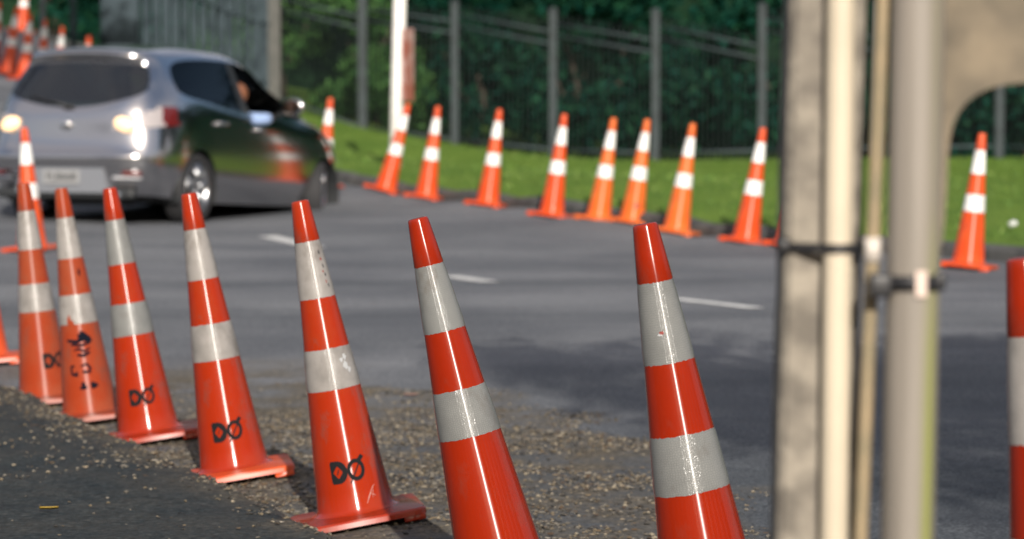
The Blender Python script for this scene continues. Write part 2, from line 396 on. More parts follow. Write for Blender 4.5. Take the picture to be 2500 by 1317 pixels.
tag(g, 'loose gravel strewn along the near road edge', 'gravel', kind='stuff')
P = scatter(9000, (-2.6, 2.0, 4.6, 12.8), fr_mask); PZ = zground(P[:, 0], P[:, 1])
vs, fs, cols = [], [], []
for (x, y), z in zip(P, PZ):
    l = random.uniform(.004, .013); wd = l*random.uniform(.25, .6); a = random.uniform(0, 6.28); k = len(vs)
    ca, sa = math.cos(a), math.sin(a); t1, t2 = random.uniform(-.5, .7), random.uniform(-.4, .4); h = random.uniform(.002, .006)
    for (u, v) in ((-l, 0), (-.3*l, -wd), (.4*l, -wd*.8), (l, 0), (.4*l, wd*.8), (-.3*l, wd)):
        vs.append((x+u*ca-v*sa, y+u*sa+v*ca, z+h+abs(u)*t1*.4+v*t2))
    fs.append(tuple(range(k, k+6)))
    cols.append(random.choice([(.14, .095, .05), (.18, .135, .08), (.10, .06, .03), (.25, .20, .135), (.07, .045, .028), (.16, .12, .08), (.32, .28, .22)]))
g = mesh('leaf_litter', vs, fs, M_LITTER); set_tint(g.data, cols)
tag(g, 'dry brown leaf scraps and chips between the near cones', 'leaf litter', kind='stuff')
# a handful of larger single leaves
def leaf(name, px, py, l, wd, col, label, ang, mat=None):
    p = hit(px, py, .052 if name == 'fallen_leaf' and px < 200 else 0.0); z = zg1(p.x, p.y)
    vs, fs = [], []; n = 8
    for i in range(n+1):
        t = i/n; ww = wd*math.sin(math.pi*min(1, t*1.02))**.8*(1-.3*t); u = (t-.5)*l
        for s in (-1, 0, 1): vs.append((u, s*ww*.5, .004+.002*(t-.5)**2*4*l/.06+abs(s)*.006))
    for i in range(n):
        for s in (0, 1): k = i*3+s; fs.append((k, k+3, k+4, k+1))
    o = mesh(name, vs, fs, material(name+'_skin', col, .55, var=tuple(c*.6 for c in col), vscale=40), smooth=True)
    o.location = (p.x, p.y, z+.003); o.rotation_euler = (0, 0, ang)
    tag(o, label, 'leaf')
leaf('fallen_leaf', 120, 1281, .05, .026, (.36, .24, .035), 'single yellow fallen leaf on the dark asphalt footpath', .2)
leaf('fallen_leaf', 1003, 972, .055, .022, (.45, .24, .19), 'pinkish dry leaf lying on the litter left of a tall cone', .1)
leaf('fallen_leaf', 700, 1277, .045, .018, (.50, .47, .40), 'pale dry leaf at the footpath edge by the scuffed cone base', -.2)

# lane marks --------------------------------------------------------------------
M_MARK = material('road_paint', (.62, .62, .60), .6, var=(.30, .30, .30), vscale=14, vlo=.50, vhi=.72)
def dash(pa, pb, wd, label):
    a, b = hit(*pa), hit(*pb); t = (b-a); t.z = 0; L = t.length; t.normalize(); nrm = Vector((-t.y, t.x, 0))
    n = max(6, int(L/.1)); vs, fs = [], []
    for i in range(n+1):
        for s in (-.5, -.17, .17, .5):
            q = a + t*(L*i/n) + nrm*(s*wd + random.uniform(-.004, .004)); vs.append((q.x, q.y, float(zground(np.array([q.x]), np.array([q.y]), False)[0])+.005))
    for i in range(n):
        for k in range(3): fs.append((i*4+k, (i+1)*4+k, (i+1)*4+k+1, i*4+k+1))
    tag(mesh('lane_marking', vs, fs, M_MARK), label, kind='structure')
dash((652, 578), (775, 606), .15, 'white lane dash left behind the scuffed cone')
dash((1096, 676), (1196, 690), .13, 'short white lane dash in the middle of the road')
dash((1640, 731), (1848, 755), .11, 'long white lane dash left of the concrete post')

# ------------------------------------------------------------------ cones
def cr(z): return .1065 - (.1065-.0235)*(z-.04)/.86          # outer radius at height z
def band_bm(z0, z1, seed):
    bm = bmesh.new(); rnd = random.Random(seed); seg = 96; rows = 7; rings = []
    w0 = [rnd.uniform(-.0011, .0011) for _ in range(seg)]; w1 = [rnd.uniform(-.0011, .0011) for _ in range(seg)]
    for i in range(rows+1):
        ring = []
        for k in range(seg):
            a = 2*math.pi*k/seg; z = z0+(z1-z0)*i/rows + (w0[k] if i == 0 else w1[k] if i == rows else 0)
            r = cr(z) + (.0014 if 0 < i < rows else .0004) + .0004*math.sin(a*3+seed)
            ring.append(bm.verts.new((r*math.cos(a), r*math.sin(a), z)))
        rings.append(ring)
    for i in range(rows):
        for k in range(seg): bm.faces.new((rings[i][k], rings[i][(k+1) % seg], rings[i+1][(k+1) % seg], rings[i+1][k]))
    return bm
def cone_body_bm():
    bm = bmesh.new()
    pr = [(.128, .030), (.126, .036), (.112, .041), (cr(.05), .05)]
    for z in (.10, .20, .30, .378, .384, .49, .60, .72, .784, .787): pr.append((cr(z), z))
    pr += [(cr(.789)+.0012, .789), (cr(.84)+.001, .84), (cr(.885)+.0006, .885), (cr(.893)+.0003, .894), (.0232, .8975), (.0215, .8992), (.016, .9), (.006, .8995), (.001, .8995)]
    bm_lathe(bm, pr, 72); return bm
def cone_base_bm(rot):
    bm = bmesh.new(); h = .178; n = 8; rc = .035
    def outline(hh, r):
        o = []
        for cx, cy, a0 in ((hh-r, hh-r, 0), (-hh+r, hh-r, 90), (-hh+r, -hh+r, 180), (hh-r, -hh+r, 270)):
            for k in range(n+1):
                a = R(a0+90*k/n); o.append((cx+r*math.cos(a), cy+r*math.sin(a)))
        return o
    lev = [(h-.012, .012, rc), (h, .0125, rc), (h, .026, rc), (h-.004, .031, rc), (h-.05, .036, .06), (.115, .038, .1)]
    rings = [[bm.verts.new((x, y, z)) for (x, y) in outline(hh, r)] for hh, z, r in lev]
    for a, b in zip(rings, rings[1:]):
        m = len(a)
        for k in range(m): bm.faces.new((a[k], a[(k+1) % m], b[(k+1) % m], b[k]))
    bm.faces.new(rings[0][::-1]); bm.faces.new(rings[-1])
    for sx in (-1, 1):
        for sy in (-1, 1): bm_box(bm, (sx*(h-.035), sy*(h-.035), .006), (.06, .06, .017), bev=.004)
    bmesh.ops.rotate(bm, verts=bm.verts, cent=(0, 0, 0), matrix=Matrix.Rotation(rot, 3, 'Z'))
    return bm
def bm_to_me(name, bm, mat, smooth=True):
    me = bpy.data.meshes.new(name); bm.normal_update(); bm.to_mesh(me); bm.free(); me.materials.append(mat)
    if smooth: me.polygons.foreach_set('use_smooth', [True]*len(me.polygons))
    return me
def sharpen(me, ang=35):
    me.set_sharp_from_angle(angle=R(ang))
    return me
def wrapped(me):
    at = me.attributes.new('wrap', 'FLOAT_VECTOR', 'CORNER'); out = []
    for p in me.polygons:
        aa = [math.atan2(me.vertices[v].co.y, me.vertices[v].co.x) for v in p.vertices]
        for v, a in zip(p.vertices, aa):
            if max(aa)-min(aa) > 3 and a < 0: a += 2*math.pi
            c = me.vertices[v].co; row = round(c.z/.0056)*0
            out += [a*.06+row, c.z, 0]
    at.data.foreach_set('vector', np.array(out, np.float32)); return me
ME_BODY = sharpen(bm_to_me('cone_body', cone_body_bm(), M_RED), 40)
ME_BASE = sharpen(bm_to_me('cone_base', cone_base_bm(R(8)), M_RED))
ME_BASE2 = sharpen(bm_to_me('cone_base', cone_base_bm(R(-20)), M_RED))
ME_BAND1 = wrapped(bm_to_me('band', band_bm(.630, .787, 1), M_WHITE)); ME_BAND2 = wrapped(bm_to_me('band', band_bm(.378, .491, 2), M_WHITE))
def part(name, me, root, mat):
    o = link(name, me, root); o.material_slots[0].link = 'OBJECT'; o.material_slots[0].material = mat; return o
def make_cone(key, pm, wm, label, group, base=ME_BASE, spin=0, bm_=None):
    root = empty('traffic_cone', mat=PLACED[key][3])
    tag(root, label, 'traffic cone', group)
    part('body', ME_BODY, root, pm); part('base', base, root, bm_ or pm)
    for me in (ME_BAND1, ME_BAND2):
        o = part('reflective_band', me, root, wm); o.rotation_euler = (0, 0, spin)
    return root
def on_cone(u, v, z0, ang, off=.0017):
    z = z0+v; r = cr(z); a = -math.pi/2 + ang + u/r
    return ((r+off)*math.cos(a), (r+off)*math.sin(a), z)
def stencil(root, z0, ang, s=1.0, mat=M_BLACK):
    """the two letters D and slashed O painted side by side"""
    vs, fs = [], []
    def ringfill(out, inn):
        k = len(vs); n = len(out)
        for p in out+inn: vs.append(p)
        for i in range(n): fs.append((k+i, k+(i+1) % n, k+n+(i+1) % n, k+n+i))
    n = 32; o1, i1, o2, i2 = [], [], [], []
    for k in range(n):
        a = 2*math.pi*(k+.5)/n; c, sn = math.cos(a), math.sin(a)
        # D: square on the left, round on the right; diamond counter
        if c < 0:
            m = 1/max(abs(c), abs(sn)); o1.append((-.025+.021*c*m, .031*sn*m))
        else: o1.append((-.025+.026*c, .031*sn))
        d = 1/(abs(c)+abs(sn)); i1.append((-.025+.0135*c*d, .018*sn*d))
        o2.append((.025+.0245*c, .030*sn)); i2.append((.025+.0145*c, .019*sn))
    ringfill(o1, i1); ringfill(o2, i2)
    for (ax, ay, bx, by, wd) in ((.006, -.034, .047, .036, .0042), (.0365, .024, .0475, .036, .012), (-.0275, -.007, -.022, .007, .003)):
        dx, dy = bx-ax, by-ay; L = math.hypot(dx, dy); nx_, ny_ = -dy/L*wd/2, dx/L*wd/2; k = len(vs); m = 6
        for i in range(m+1):
            t = i/m; vs.extend([(ax+dx*t-nx_, ay+dy*t-ny_), (ax+dx*t+nx_, ay+dy*t+ny_)])
        for i in range(m): fs.append((k+2*i, k+2*i+2, k+2*i+3, k+2*i+1))
    pts = [on_cone(u*s, v*s, z0, ang, .0012 + .0002*(i % 2)) for i, (u, v) in enumerate(vs)]
    pts = [on_cone(u*s, v*s, z0, ang, .0013) for (u, v) in vs]
    o = mesh('stencil_letters', pts, fs, mat, root)
    return o
def strokes(name, root, lines, z0, ang, mat):
    vs, fs = [], []
    for q, (wd, pl) in enumerate(lines):
        pp = []
        for (a, b) in zip(pl, pl[1:]):
            for i in range(5): pp.append((a[0]+(b[0]-a[0])*i/5, a[1]+(b[1]-a[1])*i/5))
        pp.append(pl[-1]); k = len(vs); n = len(pp)
        for i, p in enumerate(pp):
            a, b = pp[max(0, i-1)], pp[min(n-1, i+1)]; dx, dy = b[0]-a[0], b[1]-a[1]; L = math.hypot(dx, dy) or 1
            ww = wd*(1.5 if 'graffiti' in name else 1)*(.55+.45*math.sin(math.pi*(i+.6)/(n+.2)))/2
            for s in (-1, 1): vs.append(on_cone(p[0]-dy/L*ww*s, p[1]+dx/L*ww*s, z0, ang, .0012+.0002*q))
        for i in range(n-1): fs.append((k+2*i, k+2*i+1, k+2*i+3, k+2*i+2))
    return mesh(name, vs, fs, mat, root)
def chip(name, root, z0, ang, sx, sy, seed, mat, off=.0021):
    rnd = random.Random(seed); n = 11
    pts = [on_cone(0, 0, z0, ang, off)]
    for k in range(n):
        a = 2*math.pi*k/n; r = rnd.uniform(.55, 1.1); pts.append(on_cone(sx*r*math.cos(a), sy*r*math.sin(a), z0, ang, off))
    return mesh(name, pts, [(0, 1+k, 1+(k+1) % n) for k in range(n)], mat, root)

GN = 'traffic cones lined up along the near road edge'; GF = 'traffic cones lined up along the far kerb'; GU = 'traffic cones climbing the bank behind the car'
c0 = make_cone('c0', M_ORNG, M_WHITEF, 'orange cone cut off by the left frame edge, only its foot in view', GN)
c1 = make_cone('c1', M_FADE, M_WHITEF, 'faded orange cone standing beside the graffitied one, its stencil partly hidden', GN, spin=.6)
stencil(c1, .178, R(40))
c2 = make_cone('c2', M_FADE, M_WHITEF, 'faded orange cone scrawled with black graffiti and a torn lower white band', GN, spin=1.4)
M_INK = material('marker_ink', (.005, .006, .012), .9, spec=.1)
strokes('graffiti_lettering', c2, [
    (.010, [(-.045, .335-.19), (-.01, .327-.19), (.03, .338-.19), (.05, .33-.19)]), (.014, [(.0, .345-.19), (.022, .352-.19), (.05, .322-.19)]),
    (.007, [(-.03, .318-.19), (.01, .312-.19), (.045, .318-.19)]), (.010, [(.012, .366-.19), (.035, .33-.19), (.052, .325-.19)]), (.016, [(.02, .332-.19), (.048, .336-.19)]),
    (.006, [(-.02, .295-.19), (.0, .30-.19), (.02, .287-.19), (.042, .30-.19)]), (.008, [(-.01, .278-.19), (.015, .272-.19), (.04, .283-.19)]),
    (.007, [(-.04, .235-.19), (-.037, .205-.19), (-.018, .2-.19), (-.02, .214-.19)]), (.006, [(-.04, .235-.19), (-.025, .236-.19)]),
    (.006, [(-.002, .232-.19), (.022, .24-.19), (.034, .222-.19), (.03, .206-.19), (.016, .214-.19)]), (.006, [(.004, .214-.19), (.02, .206-.19)]),
    (.010, [(.0, .172-.19), (.004, .145-.19)]), (.009, [(-.012, .15-.19), (.014, .152-.19)]), (.012, [(.03, .166-.19), (.05, .15-.19)]), (.01, [(.03, .148-.19), (.055, .158-.19)]),
    ], .175, R(0), M_INK)
chip('tear', c2, .385, R(-18), .02, .016, 3, M_FADE); chip('tear', c2, .40, R(-20), .009, .024, 4, M_FADE, .0024)
chip('scuff', c2, .575, R(35), .006, .02, 9, M_INK)
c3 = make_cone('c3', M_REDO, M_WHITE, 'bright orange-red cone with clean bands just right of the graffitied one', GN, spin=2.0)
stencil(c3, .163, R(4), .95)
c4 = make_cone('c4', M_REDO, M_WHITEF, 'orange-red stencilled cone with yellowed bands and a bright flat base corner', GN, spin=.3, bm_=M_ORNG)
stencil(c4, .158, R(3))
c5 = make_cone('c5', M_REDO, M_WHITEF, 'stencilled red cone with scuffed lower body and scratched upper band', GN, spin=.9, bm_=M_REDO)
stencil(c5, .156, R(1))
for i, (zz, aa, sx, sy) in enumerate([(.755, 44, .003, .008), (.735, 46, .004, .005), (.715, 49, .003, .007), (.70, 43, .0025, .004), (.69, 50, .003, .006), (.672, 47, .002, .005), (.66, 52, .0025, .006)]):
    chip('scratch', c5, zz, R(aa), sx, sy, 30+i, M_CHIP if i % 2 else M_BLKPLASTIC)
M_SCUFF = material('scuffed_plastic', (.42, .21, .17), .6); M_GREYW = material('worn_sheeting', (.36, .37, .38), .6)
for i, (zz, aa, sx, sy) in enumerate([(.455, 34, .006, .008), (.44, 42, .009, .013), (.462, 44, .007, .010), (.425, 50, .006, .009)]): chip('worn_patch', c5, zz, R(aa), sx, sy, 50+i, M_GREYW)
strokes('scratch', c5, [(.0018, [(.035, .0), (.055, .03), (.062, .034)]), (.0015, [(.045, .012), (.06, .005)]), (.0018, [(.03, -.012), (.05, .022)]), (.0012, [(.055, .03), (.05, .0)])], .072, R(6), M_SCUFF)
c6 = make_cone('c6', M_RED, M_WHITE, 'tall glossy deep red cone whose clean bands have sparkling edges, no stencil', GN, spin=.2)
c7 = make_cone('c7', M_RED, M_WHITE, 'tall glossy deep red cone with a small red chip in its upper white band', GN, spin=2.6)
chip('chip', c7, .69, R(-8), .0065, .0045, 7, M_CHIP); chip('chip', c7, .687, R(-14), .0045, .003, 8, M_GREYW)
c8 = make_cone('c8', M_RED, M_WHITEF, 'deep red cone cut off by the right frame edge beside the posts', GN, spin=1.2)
make_cone('m', M_ORNG, M_WHITEB, 'bright orange cone standing alone on the road by the hatchback number plate', 'lone traffic cone on the road', ME_BASE2)
BL = {'k': (M_ORNG, 'orange and white cone top showing just past the hatchback bonnet'),
      'b1': (M_ORNG, 'orange cone leaning hard right at the foot of the white pole'),
      'b2': (M_ORNG, 'orange cone whose base touches the one by the white pole'),
      'b3': (M_ORNG, 'orange cone on its own at the far kerb, third right of the white pole'),
      'b4': (M_ORNG, 'orange-red cone at the far kerb below a grey fence post, left of the crowded trio'),
      'b5': (M_YEL, 'sun-bleached orange cone, left one of the crowded trio at the far kerb'),
      'b6': (M_YEL, 'sun-bleached orange cone with a dark mark, middle one of the crowded trio'),
      'b7': (M_YEL, 'sun-bleached orange cone, right one of the crowded trio at the far kerb'),
      'b8': (M_ORNG, 'red-orange cone at the far kerb just left of the concrete post'),
      'b9': (M_ORNG, 'orange cone mostly hidden behind the concrete post'),
      'b10': (M_ORNG, 'red-orange cone seen under the curved plate, right of the steel pole')}
for k, (pm, lb) in BL.items(): make_cone(k, pm, M_WHITEB, lb, GF, ME_BASE2)
chip('dark_mark', [o for o in scene.objects if o.get('label', '').find('with a dark mark') > 0][0], .16, R(10), .03, .02, 77, M_BLKPLASTIC)
UL = {'g': 'orange cone showing above the silver hatchback roof', 'f': 'orange cone half hidden behind the left of the car roof',
      'e': 'orange cone standing in front of the thin grey pole', 'c': 'orange cone directly below another high on the bank',
      'b': 'orange cone fully in view on the bank left of the car', 'a': 'sliver of an orange cone at the left frame edge on the bank',
      'd': 'highest cone on the bank, only its lower half in frame'}
for k, lb in UL.items(): make_cone(k, M_ORNG, M_WHITEB, lb, GU, ME_BASE2)

# ------------------------------------------------------------------ kerb and lawn
def P2(k): return np.array((PLACED[k][0].x, PLACED[k][0].y))
kp = [P2('d')+(.9, .9), P2('a')+(.6, .5), P2('e')+(.6, .4), P2('f')+(.6, .4), P2('g')+(.6, .4)]
kp = [np.array((-9.5, 54.))] + [kp[0], kp[2], kp[4]] + [np.array((-3.6, 34.6))] + [np.array(hit(px, py)[:2]) for px, py in [(825, 442), (882, 455), (1110, 489), (1275, 506), (1430, 528), (1600, 556), (1750, 575), (1890, 592), (2100, 611), (2450, 640)]]
d = kp[-1]-kp[-2]; kp.append(kp[-1]+d*1.5); kp.append(kp[-1]+d*4)
kp = np.array(kp)
# smooth resample
t = np.concatenate([[0], np.cumsum(np.hypot(*np.diff(kp, axis=0).T))]); tt = np.arange(0, t[-1], .2)
kx = np.interp(tt, t, kp[:, 0]); ky = np.interp(tt, t, kp[:, 1])
for _ in range(40): kx[1:-1] = (kx[:-2]+2*kx[1:-1]+kx[2:])/4; ky[1:-1] = (ky[:-2]+2*ky[1:-1]+ky[2:])/4
tx, ty = np.gradient(kx), np.gradient(ky); L = np.hypot(tx, ty); nxk, nyk = -ty/L, tx/L       # normal pointing away from the road
prof = [(0, -.03), (.02, .07), (.05, .10), (.15, .105), (.16, .09)]
vs, fs = [], []
for i in range(len(kx)):
    for (o_, h_) in prof:
        X, Y = kx[i]+nxk[i]*o_, ky[i]+nyk[i]*o_; vs.append((X, Y, h_))
va = np.array(vs); va[:, 2] += zground(np.repeat(kx, 5), np.repeat(ky, 5), False)
fs = [(i*5+k, (i+1)*5+k, (i+1)*5+k+1, i*5+k+1) for i in range(len(kx)-1) for k in range(4)]
tag(mesh('kerb', va, [f[::-1] for f in fs], material('kerb_concrete', (.075, .075, .072), .85, var=(.04, .04, .04), vscale=6, bump=.3), smooth=False), 'grey concrete kerb along the far side of the road', kind='structure')
ds = np.concatenate([[.16, .25], np.arange(.4, 8, .3), np.arange(8, 30, 1.0), [35, 45, 60, 90, 140]])
dirx, diry = np.interp(np.linspace(0, 1, len(kx)), [0, .5, 1], [-.05, .12, .55]), np.ones(len(kx))
LX = kx[:, None]+nxk[:, None]*.15+dirx[:, None]*(ds-.16)[None, :]; LY = ky[:, None]+nyk[:, None]*.15+diry[:, None]*(ds-.16)[None, :]
LZ = zbase(LX, LY)+.11*np.minimum(1, .8+ds/2)[None, :]+(vnoise(LX+50, LY, 1.3, 12)-.5)*.05*np.minimum(1, ds/1.5)[None, :]
zk = zground(LX[:, 0], LY[:, 0], False)+.092; wk = np.exp(-ds/.5)[None, :]; LZ = LZ*(1-wk)+wk*(zk[:, None])
m_, n_ = LX.shape
M_GRASS = material('mown_grass', (.075, .14, .020), .8, spec=.1, var=(.12, .19, .030), vscale=1.1, vlo=.30, vhi=.70, bump=.6, bscale=30, bdist=.03)
lawn = mesh('lawn', np.stack([LX.ravel(), LY.ravel(), LZ.ravel()], 1), [(i*n_+j, (i+1)*n_+j, (i+1)*n_+j+1, i*n_+j+1) for i in range(m_-1) for j in range(n_-1)], M_GRASS, smooth=True)
lawn.data.flip_normals()
tag(lawn, 'mown green grass verge between the kerb and the fence', kind='structure')
def zlawn(x, y): return zb(x, y)+.11
# grass blades
vs, fs, cols = [], [], []
N = 42000; ii = RNG.integers(0, len(kx), N); dd = RNG.uniform(.2, 26, N)**1.0
for i, dq in zip(ii, dd):
    x = kx[i]+nxk[i]*.15+dirx[i]*dq+random.uniform(-.1, .1); y = ky[i]+nyk[i]*.15+diry[i]*dq
    if y > 53 or x < -9: continue
    cols.append((x, y))
XY = np.array(cols); ZZ = zbase(XY[:, 0], XY[:, 1])+.10; cols = []
for (x, y), z in zip(XY, ZZ):
    h = random.uniform(.02, .06); a = random.uniform(0, 3.14); wd = random.uniform(.006, .014); k = len(vs); lx, ly = random.uniform(-.04, .04), random.uniform(-.04, .04)
    vs += [(x-wd*math.cos(a), y-wd*math.sin(a), z), (x+wd*math.cos(a), y+wd*math.sin(a), z), (x+lx, y+ly, z+h)]; fs.append((k, k+1, k+2))
    cols.append(random.choice([(.07, .14, .02), (.11, .19, .03), (.05, .10, .02), (.15, .21, .05)]))
g = mesh('grass', vs, fs, color_attr_mat('grass_blade', .7)); set_tint(g.data, cols); tag(g, 'short grass blades on the far verge', 'grass', kind='stuff')
p = hit(2472, 560, .12); bm = bmesh.new(); bmesh.ops.create_icosphere(bm, subdivisions=2, radius=.04)
for v in bm.verts: v.co *= random.uniform(.75, 1.15); v.co.z *= .7
o = obj_bm('paper_scrap', bm, material('paper', (.5, .52, .5), .7), smooth=True); o.location = (p.x, p.y, zlawn(p.x, p.y)+.05); tag(o, 'crumpled pale paper scrap on the grass at the right', 'litter')

# ------------------------------------------------------------------ posts close to the camera
def line3(p0, p1):
    """pixel line (top at row 0, bottom at row 1317) in a vertical plane at depth y -> point at height z"""
    d_ = p1-p0
    return lambda z: p0 + d_*((z-p0.z)/d_.z)
YP = 3.31
def pline(x0, x1, y): return line3(pixy(x0, 0, y), pixy(x1, 1317, y))
M_CONC = material('weathered_concrete', (.135, .12, .10), .9, var=(.29, .258, .21), vscale=22, vlo=.36, vhi=.66, bump=.5, bscale=90, bdist=.004, vdetail=7)
M_CONCP = material('weathered_plate', (.10, .085, .063), .85, var=(.21, .17, .118), vscale=16, vlo=.34, vhi=.7, bump=.4, bscale=60, bdist=.003, vdetail=7)
M_PVC = material('pvc_conduit', (.54, .47, .36), .45, var=(.48, .42, .32), vscale=6)
M_PIPE = material('aged_pipe', (.29, .22, .13), .6, var=(.20, .165, .10), vscale=12)
def prism_post(name, L0, L1, y0, dep, mat, parent, z0, z1, chamf=.008, nz=40):
    vs, fs = [], []
    for i in range(nz+1):
        z = z0+(z1-z0)*i/nz; a, b = L0(z), L1(z)
        for (x, y) in ((a.x+chamf, y0), (b.x-chamf, y0), (b.x, y0+chamf), (b.x, y0+dep-chamf), (b.x-chamf, y0+dep), (a.x+chamf, y0+dep), (a.x, y0+dep-chamf), (a.x, y0+chamf)):
            vs.append((x+random.uniform(-.0008, .0008), y+random.uniform(-.0006, .0006), z))
    for i in range(nz):
        for k in range(8): fs.append((i*8+k, i*8+(k+1) % 8, (i+1)*8+(k+1) % 8, (i+1)*8+k))
    fs.append(tuple(range(7, -1, -1))); fs.append(tuple(nz*8+k for k in range(8)))
    return mesh(name, vs, fs, mat, parent)
zf = zg1(.42, 3.35)
root = empty('utility_post', (.37, YP+.06, zf)); tag(root, 'square weathered concrete post with a cream conduit strapped to its face', 'post')
LA, LB = pline(1931, 1896, YP), pline(2119, 2089, YP)
def child(o, r): o.parent = r; o.matrix_parent_inverse = r.matrix_world.inverted(); return o
def reloc(o, r):
    o.parent = r; o.location = -r.location
    return o
bpy.context.view_layer.update()
reloc(prism_post('shaft', LA, LB, YP, .10, M_CONC, None, zf-.2, 1.7), root)
bm = bmesh.new(); LC = pline(2053, 2036, YP-.018)
rC = .0155
bm_tube(bm, [LC(z) for z in np.linspace(zf-.2, 1.7, 12)], rC, 24)
reloc(obj_bm('conduit', bm, M_PVC, None, True), root)
# strap round post and conduit
def hull_strap(z, items, hgt, th, mat, name, r):
    """items: 2-D circle centres/radii; a band round their convex outline"""
    pts = []
    for (cx, cy, rr) in items:
        for k in range(32): a = 2*math.pi*k/32; pts.append((cx+(rr+.001)*math.cos(a), cy+(rr+.001)*math.sin(a)))
    pts = sorted(set(pts))
    def half(ps):
        h = []
        for q in ps:
            while len(h) > 1 and (h[-1][0]-h[-2][0])*(q[1]-h[-2][1])-(h[-1][1]-h[-2][1])*(q[0]-h[-2][0]) <= 0: h.pop()
            h.append(q)
        return h
    h = half(pts)[:-1]+half(pts[::-1])[:-1]; n = len(h); cx = sum(a for a, b in h)/n; cy = sum(b for a, b in h)/n
    vs, fs = [], []
    for (x, y) in h:
        dx, dy = x-cx, y-cy; L = math.hypot(dx, dy); ox, oy = x+dx/L*th, y+dy/L*th
        vs += [(x, y, z-hgt/2), (ox, oy, z-hgt/2), (ox, oy, z+hgt/2), (x, y, z+hgt/2)]
    for i in range(n):
        j = (i+1) % n
        for k in range(4): fs.append((i*4+k, j*4+k, j*4+(k+1) % 4, i*4+(k+1) % 4))
    return mesh(name, vs, fs, mat, None)
zs = pixy(2000, 603, YP).z
a, b, c = LA(zs), LB(zs), LC(zs)
reloc(hull_strap(zs, [(a.x+.008, YP+.008, .008), (b.x-.006, YP+.008, .008), (a.x+.008, YP+.092, .008), (b.x-.006, YP+.092, .008), (c.x, YP-.018, rC)], .0095, .0025, M_BLKPLASTIC, 'strap', None), root)
bm = bmesh.new(); bm_box(bm, (a.x-.001, YP-.004, zs+.002), (.014, .018, .016), bev=.004)
reloc(obj_bm('strap_buckle', bm, M_BLKPLASTIC, None, True), root)
bm = bmesh.new(); bm_box(bm, (b.x-.012, YP-.006, zs-.006), (.022, .010, .017), bev=.003)
reloc(obj_bm('strap_lock', bm, M_BLKPLASTIC, None, True), root)
# thin leaning rod
bm = bmesh.new(); LR = pline(2156, 2101, 3.27)
bm_tube(bm, [LR(z) for z in np.linspace(zf-.1, 1.7, 10)], .0076, 16)
o = obj_bm('metal_rod', bm, M_PIPE, None, True); tag(o, 'thin tan rod leaning between the concrete post and the steel pole', 'rod')
q = LR(pixy(2130, 605, YP).z); bm = bmesh.new(); bm_tube(bm, [q+Vector((0, 0, -.013)), q+Vector((0, 0, .013))], .0092, 16)
o2 = obj_bm('clip', bm, material('pale_clip', (.55, .50, .45), .4), o, True)
# steel pole with curved plate
YS = 3.25
root = empty('sign_pole', (.44, YS, zf)); tag(root, 'round buff-painted steel pole with a black clamp and a curved weathered plate', 'pole')
LP = pline(2243, 2216, YS); rp_ = .0283
def pole_mat():
    m = bpy.data.materials.new('buff_paint'); m.use_nodes = True; n = m.node_tree; p = n.nodes['Principled BSDF']; L = n.links.new
    tc = n.nodes.new('ShaderNodeTexCoord'); mp = n.nodes.new('ShaderNodeMapping'); mp.inputs['Scale'].default_value = (60, 60, 2.2); L(tc.outputs['Object'], mp.inputs[0])
    z = n.nodes.new('ShaderNodeTexNoise'); z.inputs['Scale'].default_value = 1; z.inputs['Detail'].default_value = 4; L(mp.outputs[0], z.inputs['Vector'])
    r = n.nodes.new('ShaderNodeValToRGB'); r.color_ramp.elements[0].position = .3; r.color_ramp.elements[1].position = .7
    r.color_ramp.elements[0].color = (.185, .165, .14, 1); r.color_ramp.elements[1].color = (.25, .222, .19, 1); L(z.outputs['Fac'], r.inputs[0])
    # algae stain down the side that faces the road, heavier towards the ground
    at = n.nodes.new('ShaderNodeAttribute'); at.attribute_name = 'algae'
    z2 = n.nodes.new('ShaderNodeTexNoise'); z2.inputs['Scale'].default_value = 1.3; L(mp.outputs[0], z2.inputs['Vector'])
    mu = n.nodes.new('ShaderNodeMath'); mu.operation = 'MULTIPLY'; L(at.outputs['Fac'], mu.inputs[0]); L(z2.outputs['Fac'], mu.inputs[1])
    x = n.nodes.new('ShaderNodeMix'); x.data_type = 'RGBA'; L(mu.outputs[0], x.inputs[0]); L(r.outputs[0], x.inputs[6]); x.inputs[7].default_value = (.22, .25, .03, 1)
    L(x.outputs[2], p.inputs['Base Color']); p.inputs['Roughness'].default_value = .5
    return m
vs, fs, al = [], [], []; seg, nz = 64, 60
for i in range(nz+1):
    z = zf-.2+(1.7-zf+.2)*i/nz; q = LP(z)
    for k in range(seg):
        a = 2*math.pi*k/seg; vs.append((q.x+rp_*math.cos(a), q.y+rp_*math.sin(a), z))
        da = abs(((math.degrees(a)-308+180) % 360)-180); al.append(1.5*math.exp(-(da/15)**2)*min(1, max(.12, (1.09-z)/.16)))
for i in range(nz):
    for k in range(seg): fs.append((i*seg+k, i*seg+(k+1) % seg, (i+1)*seg+(k+1) % seg, (i+1)*seg+k))
fs.append(tuple(nz*seg+k for k in range(seg)))
o = mesh('pole', vs, fs, pole_mat(), None, True); at = o.data.attributes.new('algae', 'FLOAT', 'POINT'); at.data.foreach_set('value', np.array(al, np.float32)); reloc(o, root)
zc = pixy(2210, 688, YS).z; q = LP(zc); bm = bmesh.new()
bm_lathe(bm, [(rp_+.0005, -.0075), (rp_+.004, -.0075), (rp_+.004, .0075), (rp_+.0005, .0075)], 48, closed=True, M=Matrix.Translation(q))
bm_box(bm, (q.x-rp_-.008, q.y-.014, zc-.003), (.024, .022, .025), bev=.003)
bm_box(bm, (q.x+rp_-.002, q.y-.012, zc+.002), (.012, .02, .02), bev=.003)
reloc(obj_bm('clamp', bm, M_BLKPLASTIC, None, True), root)
bm = bmesh.new()
